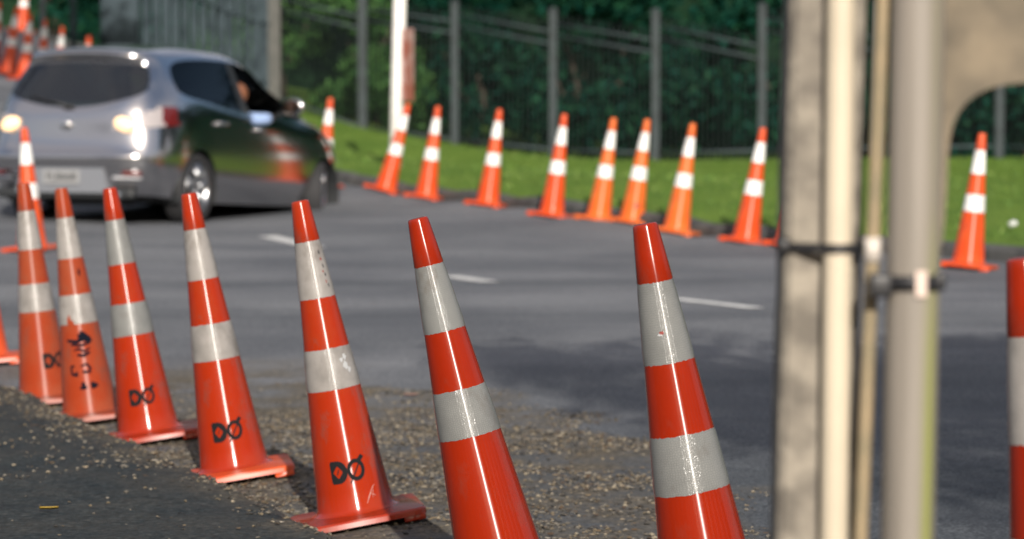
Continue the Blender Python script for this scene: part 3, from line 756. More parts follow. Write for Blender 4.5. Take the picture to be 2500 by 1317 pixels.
for z in np.linspace(-.011, .011, 2): pass
vs, fs = [], []
for i in range(9):
    a = R(-92+20*i/8); vs += [(q.x+(rp_+.0052)*math.cos(a), q.y+(rp_+.0052)*math.sin(a), zc-.014), (q.x+(rp_+.0052)*math.cos(a), q.y+(rp_+.0052)*math.sin(a), zc+.013)]
for i in range(8): fs.append((2*i, 2*i+2, 2*i+3, 2*i+1))
bm.free()
reloc(mesh('clamp_tab', vs, fs, material('clamp_tab_paint', (.66, .52, .45), .5), None), root)
YB = 3.265
ol = [(2255, -300), (2760, -300), (2760, 190), (2620, 196), (2500, 203), (2450, 208), (2415, 217), (2385, 231), (2360, 251), (2340, 276), (2327, 305), (2319, 340), (2314, 390), (2311, 470), (2306, 540), (2301, 590), (2294, 618), (2255, 625)]
fr = [pixy(px, py, YB) for px, py in ol]; n = len(fr)
bm = bmesh.new(); f1 = [bm.verts.new(p) for p in fr]; f2 = [bm.verts.new(p+Vector((0, .014, 0))) for p in fr]
bm.faces.new(f1[::-1]); bm.faces.new(f2)
for k in range(n): bm.faces.new((f1[k], f1[(k+1) % n], f2[(k+1) % n], f2[k]))
bmesh.ops.recalc_face_normals(bm, faces=bm.faces)
bmesh.ops.triangulate(bm, faces=[f for f in bm.faces if len(f.verts) > 4])
reloc(obj_bm('curved_plate', bm, M_CONCP, None), root)

# ------------------------------------------------------------------ fence
M_GALV = material('galvanised_post', (.042, .052, .056), .7, spec=.15, var=(.035, .042, .045), vscale=5)
M_RAIL = material('fence_rail', (.055, .072, .08), .5, spec=.1)
M_PICK = material('fence_picket', (.012, .016, .017), .55, spec=.1)
FP = {}
UI = [885, 1110, 1350, 1600, 1860, 2140, 2440, 2765, 3120]
TOPS = [-12, 9, 27, 30, 16, 8, 0, -12, -24]
def fence_pt(i):
    y = 51.3-1.37*i; px = UI[i] if i >= 0 else 665
    return pixy(px, 200, y)
fence = empty('security_fence', (fence_pt(2).x, fence_pt(2).y, zlawn(fence_pt(2).x, fence_pt(2).y))); tag(fence, 'long dark picket security fence with grey posts behind the grass verge', 'fence')
def post(name, p, zt, wd, mat, r):
    bm = bmesh.new(); z0 = zlawn(p.x, p.y)-.1
    bm_box(bm, (p.x, p.y, (z0+zt)/2), (wd, wd, zt-z0), bev=.008, seg=1)
    bm_lathe(bm, [(wd*.62, 0), (wd*.62, .02), (wd*.4, .05), (.001, .06)], 12, M=Matrix.Translation((p.x, p.y, zt)))
    return reloc(obj_bm(name, bm, mat, None), r)
def panel(a, b, za, zb_, r, spacing=.10, loop=True, wd=.026, skew=.19, matp=M_PICK, n_rail=3):
    """raked panel from post a to post b; za, zb_ are the top rail heights at each end"""
    d_ = Vector((b.x-a.x, b.y-a.y, 0)); L = d_.length; d_.normalize(); nr = Vector((d_.y, -d_.x, 0)); ang = math.atan2(d_.y, d_.x)
    pb = bmesh.new()
    for dz in (0, -skew):
        rb = bmesh.new(); bm_tube(rb, [(a.x+d_.x*.03, a.y+d_.y*.03, za+dz), (b.x-d_.x*.03, b.y-d_.y*.03, zb_+dz)], .015, 8); reloc(obj_bm('rail', rb, M_RAIL, None, True), r)
    ga, gb = zlawn(a.x, a.y), zlawn(b.x, b.y)
    rb = bmesh.new(); bm_tube(rb, [(a.x, a.y, ga+.16), (b.x, b.y, gb+.16)], .02, 6)
    n_ = int(L/spacing)
    for i in range(1, n_):
        t_ = i/n_; q = a.lerp(b, t_); zt = za+(zb_-za)*t_; zg_ = ga+(gb-ga)*t_
        top = zt+.10
        if loop:   # pickets joined in pairs by a rounded hoop
            if i % 2 == 0: continue
            s_ = spacing/2; c = Vector((q.x, q.y, 0))
            pts = [c-d_*s_+Vector((0, 0, zg_+.05)), c-d_*s_+Vector((0, 0, top))]
            pts += [c-d_*s_*math.cos(k*math.pi/6)+Vector((0, 0, top+s_*1.3*math.sin(k*math.pi/6))) for k in range(1, 6)]
            pts += [c+d_*s_+Vector((0, 0, top)), c+d_*s_+Vector((0, 0, zg_+.05))]
            bm_tube(pb, pts, wd/2, 5, False)
    reloc(obj_bm('rail', rb, M_RAIL, None, True), r); reloc(obj_bm('picket_panel', pb, matp, None, True), r)
PT = [fence_pt(i) for i in range(-1, 9)]
RAILS = {-1: (-8, 42), 0: (21, 52), 1: (34, 78), 2: (58, 98), 3: (62, 113), 4: (44, 92), 5: (38, 86), 6: (30, 78), 7: (22, 70)}
for i in range(0, 9):
    p = fence_pt(i); zt = pixy(UI[i], TOPS[i], p.y).z
    post('post', p, zt, .13 if i > 0 else .15, M_GALV, fence)
for i in range(-1, 8):
    a, b = fence_pt(i), fence_pt(i+1)
    panel(a, b, pixy(1000, RAILS[i][0], a.y).z, pixy(1000, RAILS[i][1], b.y).z, fence)
# the taller run with outward curving tops, coming nearer up the bank on the left
M_PALE = material('grey_palisade', (.040, .056, .066), .7, spec=.1, var=(.022, .032, .039), vscale=3)
M_CREAM = material('weathered_post', (.072, .072, .066), .7, var=(.056, .058, .053), vscale=6)
run = empty('palisade_fence', (-4.2, 52, zlawn(-4.2, 52))); tag(run, 'tall grey palisade fence with curved tops running uphill behind the car roof', 'fence')
A_ = fence_pt(-1); B_ = pixy(125, 200, 44.5); B_.z = 0; A_ = Vector((A_.x, A_.y, 0))
d_ = (B_-A_); L = d_.length; d_.normalize(); out = Vector((-.94, -.34, 0)).normalized()
bmp = bmesh.new(); n_ = int(L/.36)
for i in range(1, n_):
    t_ = i/n_; q = A_.lerp(B_, t_); zg_ = zlawn(q.x, q.y); base_t = pixy(600, 52, A_.y).z
    h = max(base_t+(zg_-zlawn(A_.x, A_.y))*.75, zg_+1.7) + .10*t_
    if t_ > .80 and i % 3: continue
    pts = [q+Vector((0, 0, zg_)), q+Vector((0, 0, h))]
    for k in range(1, 7):
        a = k/6*R(62); rr = .75; pts.append(q+out*(rr*(1-math.cos(a)))+Vector((0, 0, h+rr*math.sin(a))))
    # flat pale
    wv = Vector((1, .15, 0)).normalized()*random.uniform(.045,.07); rows = [[bmp.verts.new(p_+wv), bmp.verts.new(p_-wv), bmp.verts.new(p_-wv+Vector((0, .012, 0))), bmp.verts.new(p_+wv+Vector((0, .012, 0)))] for p_ in pts]
    for r0, r1 in zip(rows, rows[1:]):
        for k in range(4): bmp.faces.new((r0[k], r0[(k+1) % 4], r1[(k+1) % 4], r1[k]))
reloc(obj_bm('pales', bmp, M_PALE, None), run)
for hh in (.35, 1.35):
    bmr = bmesh.new(); bm_tube(bmr, [A_.lerp(B_, k/10)+Vector((0, .03, zlawn(*A_.lerp(B_, k/10)[:2])+hh)) for k in range(11)], .025, 6); reloc(obj_bm('rail', bmr, M_PALE, None, True), run)
p = A_; post('post', p, 3.3, .30, M_CREAM, run)
q = pixy(300, 200, 46.2); bm = bmesh.new(); bm_box(bm, (q.x, q.y+.1, zlawn(q.x, q.y)+1.6), (.47, .12, 3.4), bev=.01); reloc(obj_bm('post', bm, material('grey_steel', (.042, .058, .068), .7, spec=.1), None), run)

# white pole with narrow edge-on sign and thin grey pole
M_WPOLE = material('white_paint', (.78, .76, .74), .5, var=(.70, .69, .67), vscale=4)
pb_ = hit(985, 412, .11, 60)
root = empty('white_pole', (pb_.x, pb_.y, zlawn(pb_.x, pb_.y))); tag(root, 'white painted pole on the grass holding a narrow reddish sign', 'pole')
Lw = line3(pixy(976, 0, pb_.y), pixy(968, 300, pb_.y)); bm = bmesh.new()
mpx = pb_.y/F
bm_tube(bm, [Lw(z) for z in (pb_.z-.1, 1.2, 2.2, 4.5)], [16*mpx, 16*mpx, 16*mpx, 15*mpx], 20)
reloc(obj_bm('pole', bm, M_WPOLE, None, True), root)
t0, t1 = pixy(993, 70, pb_.y), pixy(990, 248, pb_.y); bm = bmesh.new()
rot = Matrix.Rotation(R(68), 3, 'Z')
bm_box(bm, ((t0.x+t1.x)/2+.02, pb_.y, (t0.z+t1.z)/2), (.26, .03, abs(t0.z-t1.z)), rot=rot, bev=.008)
reloc(obj_bm('sign_board', bm, material('faded_red_sign', (.30, .10, .07), .5, var=(.46, .33, .31), vscale=3.2, vlo=.42, vhi=.6), None), root)
pb2 = pixy(106, 200, 49.5); o_z = zlawn(pb2.x, pb2.y); bm = bmesh.new(); bm_tube(bm, [(0, 0, -.2), (0, 0, 3.6)], .06, 14)
bm_lathe(bm, [(.10, .0), (.10, .05), (.06, .09)], 14)
o = obj_bm('grey_pole', bm, M_GALV, None, True); o.location = (pb2.x, pb2.y, o_z); tag(o, 'thin grey pole rising behind the bank cones', 'pole')

# ------------------------------------------------------------------ trees
def leaf_mat(name, cols, rough=.6):
    m = bpy.data.materials.new(name); m.use_nodes = True; n = m.node_tree; p = n.nodes['Principled BSDF']
    a = n.nodes.new('ShaderNodeAttribute'); a.attribute_name = 'tint'
    n.links.new(a.outputs['Color'], p.inputs['Base Color']); p.inputs['Roughness'].default_value = rough; p.inputs['Specular IOR Level'].default_value = .05
    return m
M_LEAF = leaf_mat('leaf', None); M_BARK = material('bark', (.06, .045, .032), .9, var=(.035, .028, .02), vscale=9, bump=.6, bscale=20, bdist=.02)
def crown_mesh(name, n, clumps, size, pal, seed, flat=.0):
    rg = np.random.default_rng(seed)
    c = np.array(clumps); wts = c[:, 3]*c[:, 4]*c[:, 5]; wts = wts/wts.sum()
    k = rg.choice(len(c), n, p=wts)
    v = rg.normal(size=(n, 3)); v /= np.linalg.norm(v, axis=1)[:, None]
    rad = rg.random(n)**(1/2.2)*rg.uniform(.75, 1.12, n)
    P = c[k, :3] + v*rad[:, None]*c[k, 3:6]
    # drop leaves in random hollows
    hol = vnoise(P[:, 0]+P[:, 2]*.6+100, P[:, 1]+P[:, 2]*.3+100, 1.1, seed) ; keep = (hol > .28) | (rg.random(n) < .35); P = P[keep]; n = len(P)
    t = rg.normal(size=(n, 3)); t /= np.linalg.norm(t, axis=1)[:, None]
    b = np.cross(t, rg.normal(size=(n, 3))); b /= np.linalg.norm(b, axis=1)[:, None]
    s = size*rg.uniform(.6, 1.3, n)[:, None]
    nn = np.cross(t, b)
    V = np.stack([P-t*s, P-b*s*.42+nn*s*.12, P+t*s, P+b*s*.42+nn*s*.12], 1).reshape(-1, 3)
    me = bpy.data.meshes.new(name); me.vertices.add(4*n); me.vertices.foreach_set('co', V.ravel().astype(np.float32))
    me.loops.add(4*n); me.loops.foreach_set('vertex_index', np.arange(4*n, dtype=np.int32))
    me.polygons.add(n); me.polygons.foreach_set('loop_start', np.arange(0, 4*n, 4, dtype=np.int32))
    me.update(calc_edges=True); me.validate()
    pal = np.array(pal); ci = rg.integers(0, len(pal), n); set_tint(me, pal[ci]*rg.uniform(.75, 1.25, (n, 1)))
    me.materials.append(M_LEAF); return me
def trunk_mesh(h, r, limbs, seed):
    rnd = random.Random(seed); bm = bmesh.new()
    pts = [Vector((rnd.uniform(-.08, .08)*i, rnd.uniform(-.08, .08)*i, h*i/5-.1)) for i in range(6)]
    bm_tube(bm, pts, [r*(1.25 if i == 0 else 1-.14*i) for i in range(6)], 10)
    for (z, dx, dy, dz) in limbs:
        a = Vector((0, 0, z)); e = a+Vector((dx, dy, dz)); m = (a+e)/2+Vector((0, 0, -.1*dz))
        bm_tube(bm, [a, m, e], [r*.5, r*.32, r*.1], 8)
    return bm
PALD = [(.006, .034, .020), (.004, .026, .016), (.009, .044, .021), (.005, .038, .027)]
PALL = [(.04, .10, .028), (.055, .125, .035), (.03, .08, .025)]
def tree(kind, x, y, s, h, clumps, n, leaf, pal, label, seed, limbs, group, z=None, tr=.16):
    root = empty(kind, (x, y, zlawn(x, y) if z is None else z)); root.scale = (s, s, s); root.rotation_euler = (0, 0, 0)
    tag(root, label, 'tree' if 'tree' in kind else 'shrub', group)
    obj_bm('trunk', trunk_mesh(h, tr, limbs, seed), M_BARK, root, True)
    link('crown', crown_mesh('crown', n, clumps, leaf, pal, seed), root)
    return root
def rnd_clumps(seed, n, cx, cy, cz, rx, ry, rz, r0, r1):
    rnd = random.Random(seed); o = []
    for _ in range(n):
        a = rnd.uniform(0, 6.28); q = rnd.random()**.5; r = rnd.uniform(r0, r1)
        o.append((cx+rx*q*math.cos(a), cy+ry*q*math.sin(a), cz+rnd.uniform(-rz, rz), r, r, r*.8))
    return o
# tall trees whose spreading crowns reach out over the fence and keep the undergrowth in shade
TALL = [(-1.0, 59.5, 'behind the fence right of the lighter shrubs'), (2.0, 57.5, 'behind the middle of the picket fence'), (6.2, 54.5, 'behind the fence left of the concrete post'),
        (11, 53, 'behind the fence beyond the right frame edge'), (16, 50, 'beyond the fence far to the right'), (20.5, 45, 'far past the right frame edge'), (24, 38.5, 'past the right frame edge where the verge bends'), (27, 31, 'on the verge far to the right of the road')]
for i, (x, y, wh) in enumerate(TALL):
    cl = rnd_clumps(40+i, 17, -.8, -2.6, 7.2, 3.3, 4.0, 1.6, 1.2, 1.9) + rnd_clumps(60+i, 8, -.4, 0, 4.6, 2.2, 1.6, 1.2, .9, 1.4)
    tree('spreading_tree', x, y, 1, 7, cl, 14000, .17, PALD, 'tall dark spreading tree '+wh, 100+i, [(3.5, -1.5, -1.5, 2.6), (4, 1.4, -.6, 2.6), (4.6, -.3, -2.8, 2.2), (4.2, .5, 1.4, 2.2)], 'tall trees behind the fence', tr=.22)
SH = [(-6.9, 55.5, 1.0, 'dark green shrub behind the pales left of the cream post', PALD), (-4.2, 56.2, 1.0, 'mid green shrub behind the first fence panel right of the cream post', PALL),
      (-2.4, 54.8, .9, 'mid green shrub behind the fence left of the white pole', PALL), (-.6, 53.6, 1.0, 'dark shrub behind the fence right of the white pole', PALD), (1.2, 52.4, 1.1, 'dark shrub behind the fence above the lone far cone', PALD),
      (2.9, 51.4, 1.0, 'dark shrub behind the fence above the crowded cone trio', PALD), (4.6, 50.2, 1.1, 'dark shrub behind the fence just left of the concrete post', PALD),
      (6.3, 49.0, 1.0, 'dark shrub behind the fence, hidden by the concrete post', PALD), (8.0, 47.6, 1.1, 'dark shrub behind the fence under the curved plate', PALD), (9.8, 46.4, 1.1, 'dark shrub past the right frame edge', PALD),
      (12.2, 45.2, 1.2, 'dark shrub well past the right frame edge', PALD), (15, 44, 1.3, 'large dark shrub well past the right frame edge', PALD), (-10.2, 52.5, 1.2, 'dark green shrub on the bank behind the highest cone', PALD), (-8.6, 58, 1.3, 'dark green shrub behind the bank and the thin grey pole', PALD)]
for i, (x, y, s, lb, pal) in enumerate(SH):
    cl = rnd_clumps(200+i, 13, 0, 0, 1.55, .95, .55, 1.25, .5, .85)
    tree('shrub', x, y, s, 2.2, cl, 6500, .10, pal, lb, 300+i, [(.5, .6, .2, 1.2), (.6, -.6, -.2, 1.1), (.8, .1, .5, 1.2)], 'shrubs behind the fence', tr=.07)
# the wooded rise that closes the view
xs_ = np.linspace(-120, 120, 61); vs, fs = [], []
prf = [(64, -1), (70, 2.5), (78, 8), (95, 17), (130, 26)]
for x in xs_:
    for (yy, zz) in prf: vs.append((x, yy+8*math.sin(x*.05), zz+ (vnoise(np.array([x+200.]), np.array([yy]), .2, 31)[0]-.5)*2.5))
n5 = len(prf)
fs = [(i*n5+j, (i+1)*n5+j, (i+1)*n5+j+1, i*n5+j+1) for i in range(len(xs_)-1) for j in range(n5-1)]
tag(mesh('hillside', vs, fs, material('wooded_slope', (.008, .022, .011), .95, spec=.05, var=(.012, .032, .014), vscale=.6, bump=.8, bscale=2, bdist=.5), smooth=True), 'dark wooded rise behind the fence', kind='structure')
# roadside tree behind the camera with its unseen crown shaped to shade the near road and miss the cones
cl = []
while len(cl) < 250:
    yy = random.uniform(-4.4, 3.4); xx = random.uniform(.8, 6.0); r_ = random.uniform(.34, .55)
    e_ = xx-r_-(2.75-.37*(yy+3.0))
    if e_ < 0 or random.random() > .35+e_*.8: continue
    cl.append((xx-5.9, yy+.8, random.uniform(4.45, 5.3), r_, r_, r_*.7))
tree('roadside_shade_tree', 5.9, -.8, 1, 5.0, cl, 56000, .05, PALL, 'leafy roadside tree right of the camera, its unseen crown shaped to shade the road', 5, [(2.6, -2.6, 1.5, 2.0), (3, -2.2, -1.6, 1.7), (3.4, .4, 1.6, 1.4), (3.3, -3.2, .4, 1.5)], 'roadside shade tree', z=0, tr=.14)
for x_, y_, sd_ in ((-8.4, 29.5, 71),):  # unseen tree put in to throw shade on the bank cones
    tree('bank_shade_tree', x_, y_, 1, 8, rnd_clumps(sd_, 26, 3.2, 0, 8.2, 3.2, 3.0, 1.0, 1.0, 1.5), 15000, .15, PALD, 'unseen tall tree added left of the road to shade the bank cones', sd_, [(5, 3.5, .8, 3.0), (5.5, 3.0, -1.5, 2.6), (6, 4.6, .2, 2.2)], None, z=0, tr=.22)
# the trees on the camera's own side of the road, mirrored in the car and the glossy cones; the sun comes over a gap between them
first = None
for az in (-78, -62, -47, -34, -22, -10, 26, 40, 54, 68, 82):
    x, y = 25*math.sin(R(az)), 6-25*math.cos(R(az))
    if first is None:
        first = tree('street_tree', x, y, 1, 5, rnd_clumps(91, 30, 0, 0, 4.4, 2.6, 2.6, 3.4, 1.0, 1.6), 15000, .16, PALD, 'dark bushy street tree standing behind the camera', 92, [(2, 1.2, .5, 2), (2.6, -1.2, .3, 2), (3, .2, -1.2, 2)], 'street trees behind the camera', z=0, tr=.2)
    else:
        r_ = first.copy(); COL.objects.link(r_); r_.location = (x, y, 0); r_.rotation_euler = (0, 0, az*.7); r_.scale = (1, 1, random.uniform(.9, 1.12))
        for ch in first.children:
            c_ = ch.copy(); c_.parent = r_; COL.objects.link(c_)

# ------------------------------------------------------------------ car
def car_paint():
    m = bpy.data.materials.new('silver_paint'); m.use_nodes = True; p = m.node_tree.nodes['Principled BSDF']
    p.inputs['Base Color'].default_value = (.56, .55, .562, 1); p.inputs['Metallic'].default_value = 1; p.inputs['Roughness'].default_value = .155
    p.inputs['Coat Weight'].default_value = .5; p.inputs['Coat Roughness'].default_value = .05
    return m
M_PAINT = car_paint()
def glass_mat(name, tint, trans):
    m = bpy.data.materials.new(name); m.use_nodes = True; n = m.node_tree; n.nodes.clear()
    o = n.nodes.new('ShaderNodeOutputMaterial'); tr = n.nodes.new('ShaderNodeBsdfTransparent'); gl = n.nodes.new('ShaderNodeBsdfGlossy'); mx = n.nodes.new('ShaderNodeMixShader'); lw = n.nodes.new('ShaderNodeFresnel')
    tr.inputs[0].default_value = (*[c*trans for c in tint], 1); gl.inputs[0].default_value = (.9, .95, 1, 1); gl.inputs['Roughness'].default_value = .03; lw.inputs[0].default_value = 2.0
    n.links.new(lw.outputs[0], mx.inputs[0]); n.links.new(tr.outputs[0], mx.inputs[1]); n.links.new(gl.outputs[0], mx.inputs[2]); n.links.new(mx.outputs[0], o.inputs[0])
    return m
M_GLASS = glass_mat('tinted_glass', (.55, .85, .8), .55); M_GLASSS = glass_mat('side_glass', (.5, .8, .75), .25); M_GLASSS.node_tree.nodes['Fresnel'].inputs[0].default_value = 1.22; M_GLASSW = glass_mat('windscreen_glass', (.8, .95, .9), .8)
M_TRIM = material('dark_trim', (.02, .022, .024), .5); M_CHROME = material('chrome', (.75, .75, .75), .15, 1)
M_ALLOY = material('alloy', (.55, .56, .58), .3, 1); M_SEAT = material('seat_cloth', (.035, .036, .04), .9)
M_REDL = material('red_lens', (.11, .010, .010), .2, coat=.4); M_CLEARL = material('clear_lens', (.34, .31, .31), .2, coat=.6)
M_PLATE = material('number_plate', (.24, .245, .25), .4)
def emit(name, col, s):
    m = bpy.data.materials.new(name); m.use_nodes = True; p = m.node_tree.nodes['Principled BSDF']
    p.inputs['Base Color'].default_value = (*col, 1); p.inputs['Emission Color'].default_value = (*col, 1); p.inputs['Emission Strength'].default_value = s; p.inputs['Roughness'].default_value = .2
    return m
M_GLINT = emit('lens_sun_glint', (1, .64, .34), .85)  # sun reflection in the tail lens, given as an emissive glow
ROWS = [  # r0 .. r7, half body, columns c0 (rear centre) .. c14 (front centre)
 [(-.80,0,.24),(-.80,.3,.24),(-.78,.55,.24),(-.68,.74,.24),(-.40,.82,.22),(.0,.84,.20),(.5,.80,.19),(.95,.80,.19),(1.08,.80,.19),(1.5,.80,.19),(2.0,.80,.19),(2.64,.83,.20),(3.2,.74,.21),(3.42,.42,.21),(3.48,0,.21)],
 [(-.88,0,.38),(-.875,.32,.38),(-.85,.58,.38),(-.75,.79,.38),(-.43,.865,.38),(0,.885,.38),(.5,.872,.36),(.95,.872,.36),(1.08,.872,.36),(1.5,.872,.36),(2,.874,.36),(2.64,.885,.36),(3.25,.78,.36),(3.50,.42,.36),(3.56,0,.36)],
 [(-.905,0,.575),(-.90,.33,.575),(-.875,.60,.575),(-.765,.81,.58),(-.43,.882,.58),(0,.895,.60),(.5,.878,.60),(.95,.875,.60),(1.08,.875,.60),(1.5,.875,.60),(2,.877,.60),(2.64,.895,.60),(3.24,.79,.56),(3.50,.42,.56),(3.57,0,.56)],
 [(-.835,0,.655),(-.83,.33,.655),(-.81,.60,.66),(-.735,.80,.67),(-.43,.878,.72),(0,.888,.76),(.5,.874,.76),(.95,.872,.76),(1.08,.872,.76),(1.5,.872,.75),(2,.872,.74),(2.64,.885,.70),(3.18,.78,.68),(3.44,.42,.68),(3.5,0,.68)],
 [(-.835,0,.93),(-.825,.32,.93),(-.795,.58,.95),(-.685,.77,.98),(-.38,.845,1.0),(0,.862,.99),(.5,.86,.97),(.95,.858,.955),(1.08,.858,.95),(1.5,.858,.93),(2.0,.855,.90),(2.64,.83,.86),(3.05,.70,.80),(3.25,.40,.80),(3.3,0,.81)],
 [(-.80,0,.985),(-.785,.32,1.01),(-.74,.56,1.08),(-.62,.71,1.13),(-.30,.80,1.13),(.05,.82,1.10),(.5,.825,1.055),(.95,.825,1.02),(1.08,.825,1.01),(1.5,.822,.99),(2.0,.81,.96),(2.42,.755,.945),(2.52,.50,.965),(2.58,.25,.98),(2.60,0,.985)],
 [(-.55,0,1.345),(-.55,.30,1.34),(-.52,.49,1.32),(-.45,.61,1.30),(-.24,.645,1.315),(.08,.65,1.365),(.5,.655,1.395),(.9,.655,1.40),(1.0,.653,1.398),(1.3,.645,1.37),(1.55,.625,1.31),(1.80,.585,1.225),(1.66,.40,1.36),(1.59,.2,1.385),(1.57,0,1.39)],
 [(-.66,0,1.42),(-.655,.30,1.415),(-.62,.49,1.395),(-.50,.585,1.375),(-.17,.59,1.395),(.12,.60,1.42),(.5,.605,1.44),(.9,.60,1.442),(1.0,.597,1.44),(1.25,.58,1.42),(1.45,.56,1.375),(1.62,.53,1.32),(1.54,.38,1.40),(1.48,.2,1.418),(1.46,0,1.424)]]
for c in range(15):
    for r, dz in ((5, .0), (6, .10), (7, .135)):
        x, y, z = ROWS[r][c]
        if r >= 6 and c < 3: dz -= .035
        if r == 5 and c > 8: dz = .05
        ROWS[r][c] = (x, y, z+dz)
    if c >= 11:
        for r, dz in ((2, .04), (3, .10), (4, .13), (5, .03)):
            x, y, z = ROWS[r][c]; ROWS[r][c] = (x, y, z+dz)
NR, NCL = len(ROWS), len(ROWS[0])
vs, fs, mi = [], [], []
for sgn in (1, -1):
    k0 = len(vs)
    for r in ROWS:
        for (x, y, z) in r: vs.append((x, y*sgn, z))
    def add(q, m):
        fs.append(tuple(q) if sgn == 1 else tuple(q[::-1])); mi.append(m)
    for r in range(NR-1):
        for c in range(NCL-1):
            m = 0
            if r == 5:
                if c < 3: m = 1
                elif 4 <= c <= 6: m = 2
                elif c == 7: m = 3
                elif 8 <= c <= 10: m = 4
                elif c >= 11: m = 5
            q = [k0+r*NCL+c, k0+r*NCL+c+1, k0+(r+1)*NCL+c+1, k0+(r+1)*NCL+c]; add(q[::-1], m)
    # roof patch: rear edge c0..c3, side c3..c11, front c11..c14
    T = [Vector((x, y*sgn, z)) for (x, y, z) in ROWS[7]]
    ns = 8; grid = {}
    for j in range(ns+1):
        for i in range(4):
            if j == 0: grid[i, j] = k0+7*NCL+i
            elif j == ns: grid[i, j] = k0+7*NCL+(14-i)
            elif i == 3: grid[i, j] = k0+7*NCL+3+j
            else:
                u, v = i/3, j/ns
                side = T[3+j]; a, b = T[i], T[14-i]
                xx = a.x*(1-v)+b.x*v; xx = xx*(1-u**2)+side.x*u**2
                yy = side.y*u; zz = side.z + (1-u**2)*(.040*math.sin(math.pi*min(1, max(0, v)))**.7 + (1-v)*.028*0 + 0) + (1-u)*0
                za = a.z*(1-v)+b.z*v
                zz = max(zz, side.z) if 0 < v < 1 else za
                grid[i, j] = len(vs); vs.append((xx, yy, zz))
    for j in range(ns):
        for i in range(3): add([grid[i, j], grid[i+1, j], grid[i+1, j+1], grid[i, j+1]], 0)
bm = bmesh.new(); bv = [bm.verts.new(v) for v in vs]
for f, m in zip(fs, mi):
    try: q = bm.faces.new([bv[i] for i in f]); q.material_index = m
    except ValueError: pass
bmesh.ops.remove_doubles(bm, verts=bm.verts, dist=1e-4)
bmesh.ops.recalc_face_normals(bm, faces=bm.faces)
cl_ = bm.edges.layers.float.new('crease_edge')
for e in bm.edges:
    ms = {f.material_index for f in e.link_faces}
    if len(ms) > 1 or (len(e.link_faces) == 2 and abs(e.verts[0].co.z-.575) < .01 and abs(e.verts[1].co.z-.575) < .01 and max(v.co.x for v in e.verts) < -.7): e[cl_] = .55
cage = bpy.data.meshes.new('cage'); bm.to_mesh(cage); bm.free()
cage_o = bpy.data.objects.new('cage', cage); COL.objects.link(cage_o)
sm = cage_o.modifiers.new('s', 'SUBSURF'); sm.levels = 3; sm.render_levels = 3
dg = bpy.context.evaluated_depsgraph_get(); sub = bpy.data.meshes.new_from_object(cage_o.evaluated_get(dg), depsgraph=dg)
bpy.data.objects.remove(cage_o)
BMC = bmesh.new(); BMC.from_mesh(sub)
AX = [(0, .335), (2.64, .335)]
kill = [f for f in BMC.faces if f.material_index == 0 and abs(f.calc_center_median().y) > .6 and any((f.calc_center_median().x-ax)**2+(f.calc_center_median().z-.31)**2 < (ar+.012)**2 for ax, ar in AX)]
bmesh.ops.delete(BMC, geom=kill, context='FACES')
for v in BMC.verts:
    if v.is_boundary and abs(v.co.y) > .6 and v.co.z > .1:
        for ax, ar in AX:
            d = math.hypot(v.co.x-ax, v.co.z-.31)
            if d < ar+.13 and (v.co.z > .23): v.co.x = ax+(v.co.x-ax)/d*(ar+.02); v.co.z = .31+(v.co.z-.31)/d*(ar+.02)
def lens_zone(c):
    """0 none, 1 clear inner lens, 2 red outer lens"""
    y, x, z = abs(c.y), c.x, c.z
    if x > -.36 or y < .46: return 0
    s_ = (y-.46) if x < -.70 else (y-.46)+(x+.70)*.9       # runs round the corner
    lo = .80+.10*max(0, s_-.10); hi = .88+.30*s_
    if not (lo < z < min(hi, 1.02)): return 0
    if x > -.36-.0: return 0
    return 2 if (x > -.56) else 1
lens = {1: [], 2: []}
for f in BMC.faces:
    if f.material_index == 0:
        zone = lens_zone(f.calc_center_median())
        if zone: f.material_index = 6+zone
CAR_YAW = R(21.3); ORG = Vector((-3.59, 27.467, 0))
zr, zf_ = -.06, -.20
car = empty('hatchback', (0, 0, 0))
hd = Vector((math.sin(CAR_YAW), math.cos(CAR_YAW), (zf_-zr)/2.64)).normalized(); lf = Vector((-math.cos(CAR_YAW), math.sin(CAR_YAW), 0)); upv = hd.cross(lf)
car.matrix_world = Matrix.Translation((ORG.x, ORG.y, zr)) @ Matrix((hd, lf, upv)).transposed().to_4x4()
tag(car, 'silver five-door hatchback driving away, sun glints set glowing in both rear lamps', 'car')
def sub_part(name, idx, mat, side=None, thick=0):
    fsel = [f for f in BMC.faces if f.material_index in idx and (side is None or f.calc_center_median().y*side > 0)]
    mp, vs, fs = {}, [], []
    for f in fsel:
        q = []
        for v in f.verts:
            if v.index not in mp: mp[v.index] = len(vs); vs.append(v.co.copy() + (v.normal*thick if thick else Vector()))
            q.append(mp[v.index])
        fs.append(q)
    return mesh(name, vs, fs, mat, car, True)
BMC.verts.index_update(); BMC.normal_update()
sub_part('body', [0], M_PAINT)
rw = sub_part('rear_window', [1], M_GLASS)
for sd in (1, -1):
    sub_part('side_window', [2], M_GLASSS, sd); sub_part('door_pillar', [3], M_TRIM, sd)
    if sd == 1: sub_part('side_window', [4], M_GLASSS, sd)      # the driver's window, on the other side, is wound down
    tl = sub_part('tail_light', [7], M_CLEARL, sd, .006)
    rl = sub_part('red_lens', [8], M_REDL, sd, .006); rl.parent = tl
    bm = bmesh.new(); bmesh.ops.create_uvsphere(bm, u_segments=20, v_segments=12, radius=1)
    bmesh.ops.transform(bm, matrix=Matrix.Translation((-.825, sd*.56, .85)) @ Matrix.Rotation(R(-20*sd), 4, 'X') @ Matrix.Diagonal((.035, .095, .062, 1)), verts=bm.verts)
    lp = obj_bm('glint', bm, M_GLINT, tl, True)
sub_part('windscreen', [5], M_GLASSW)
BMC.free()
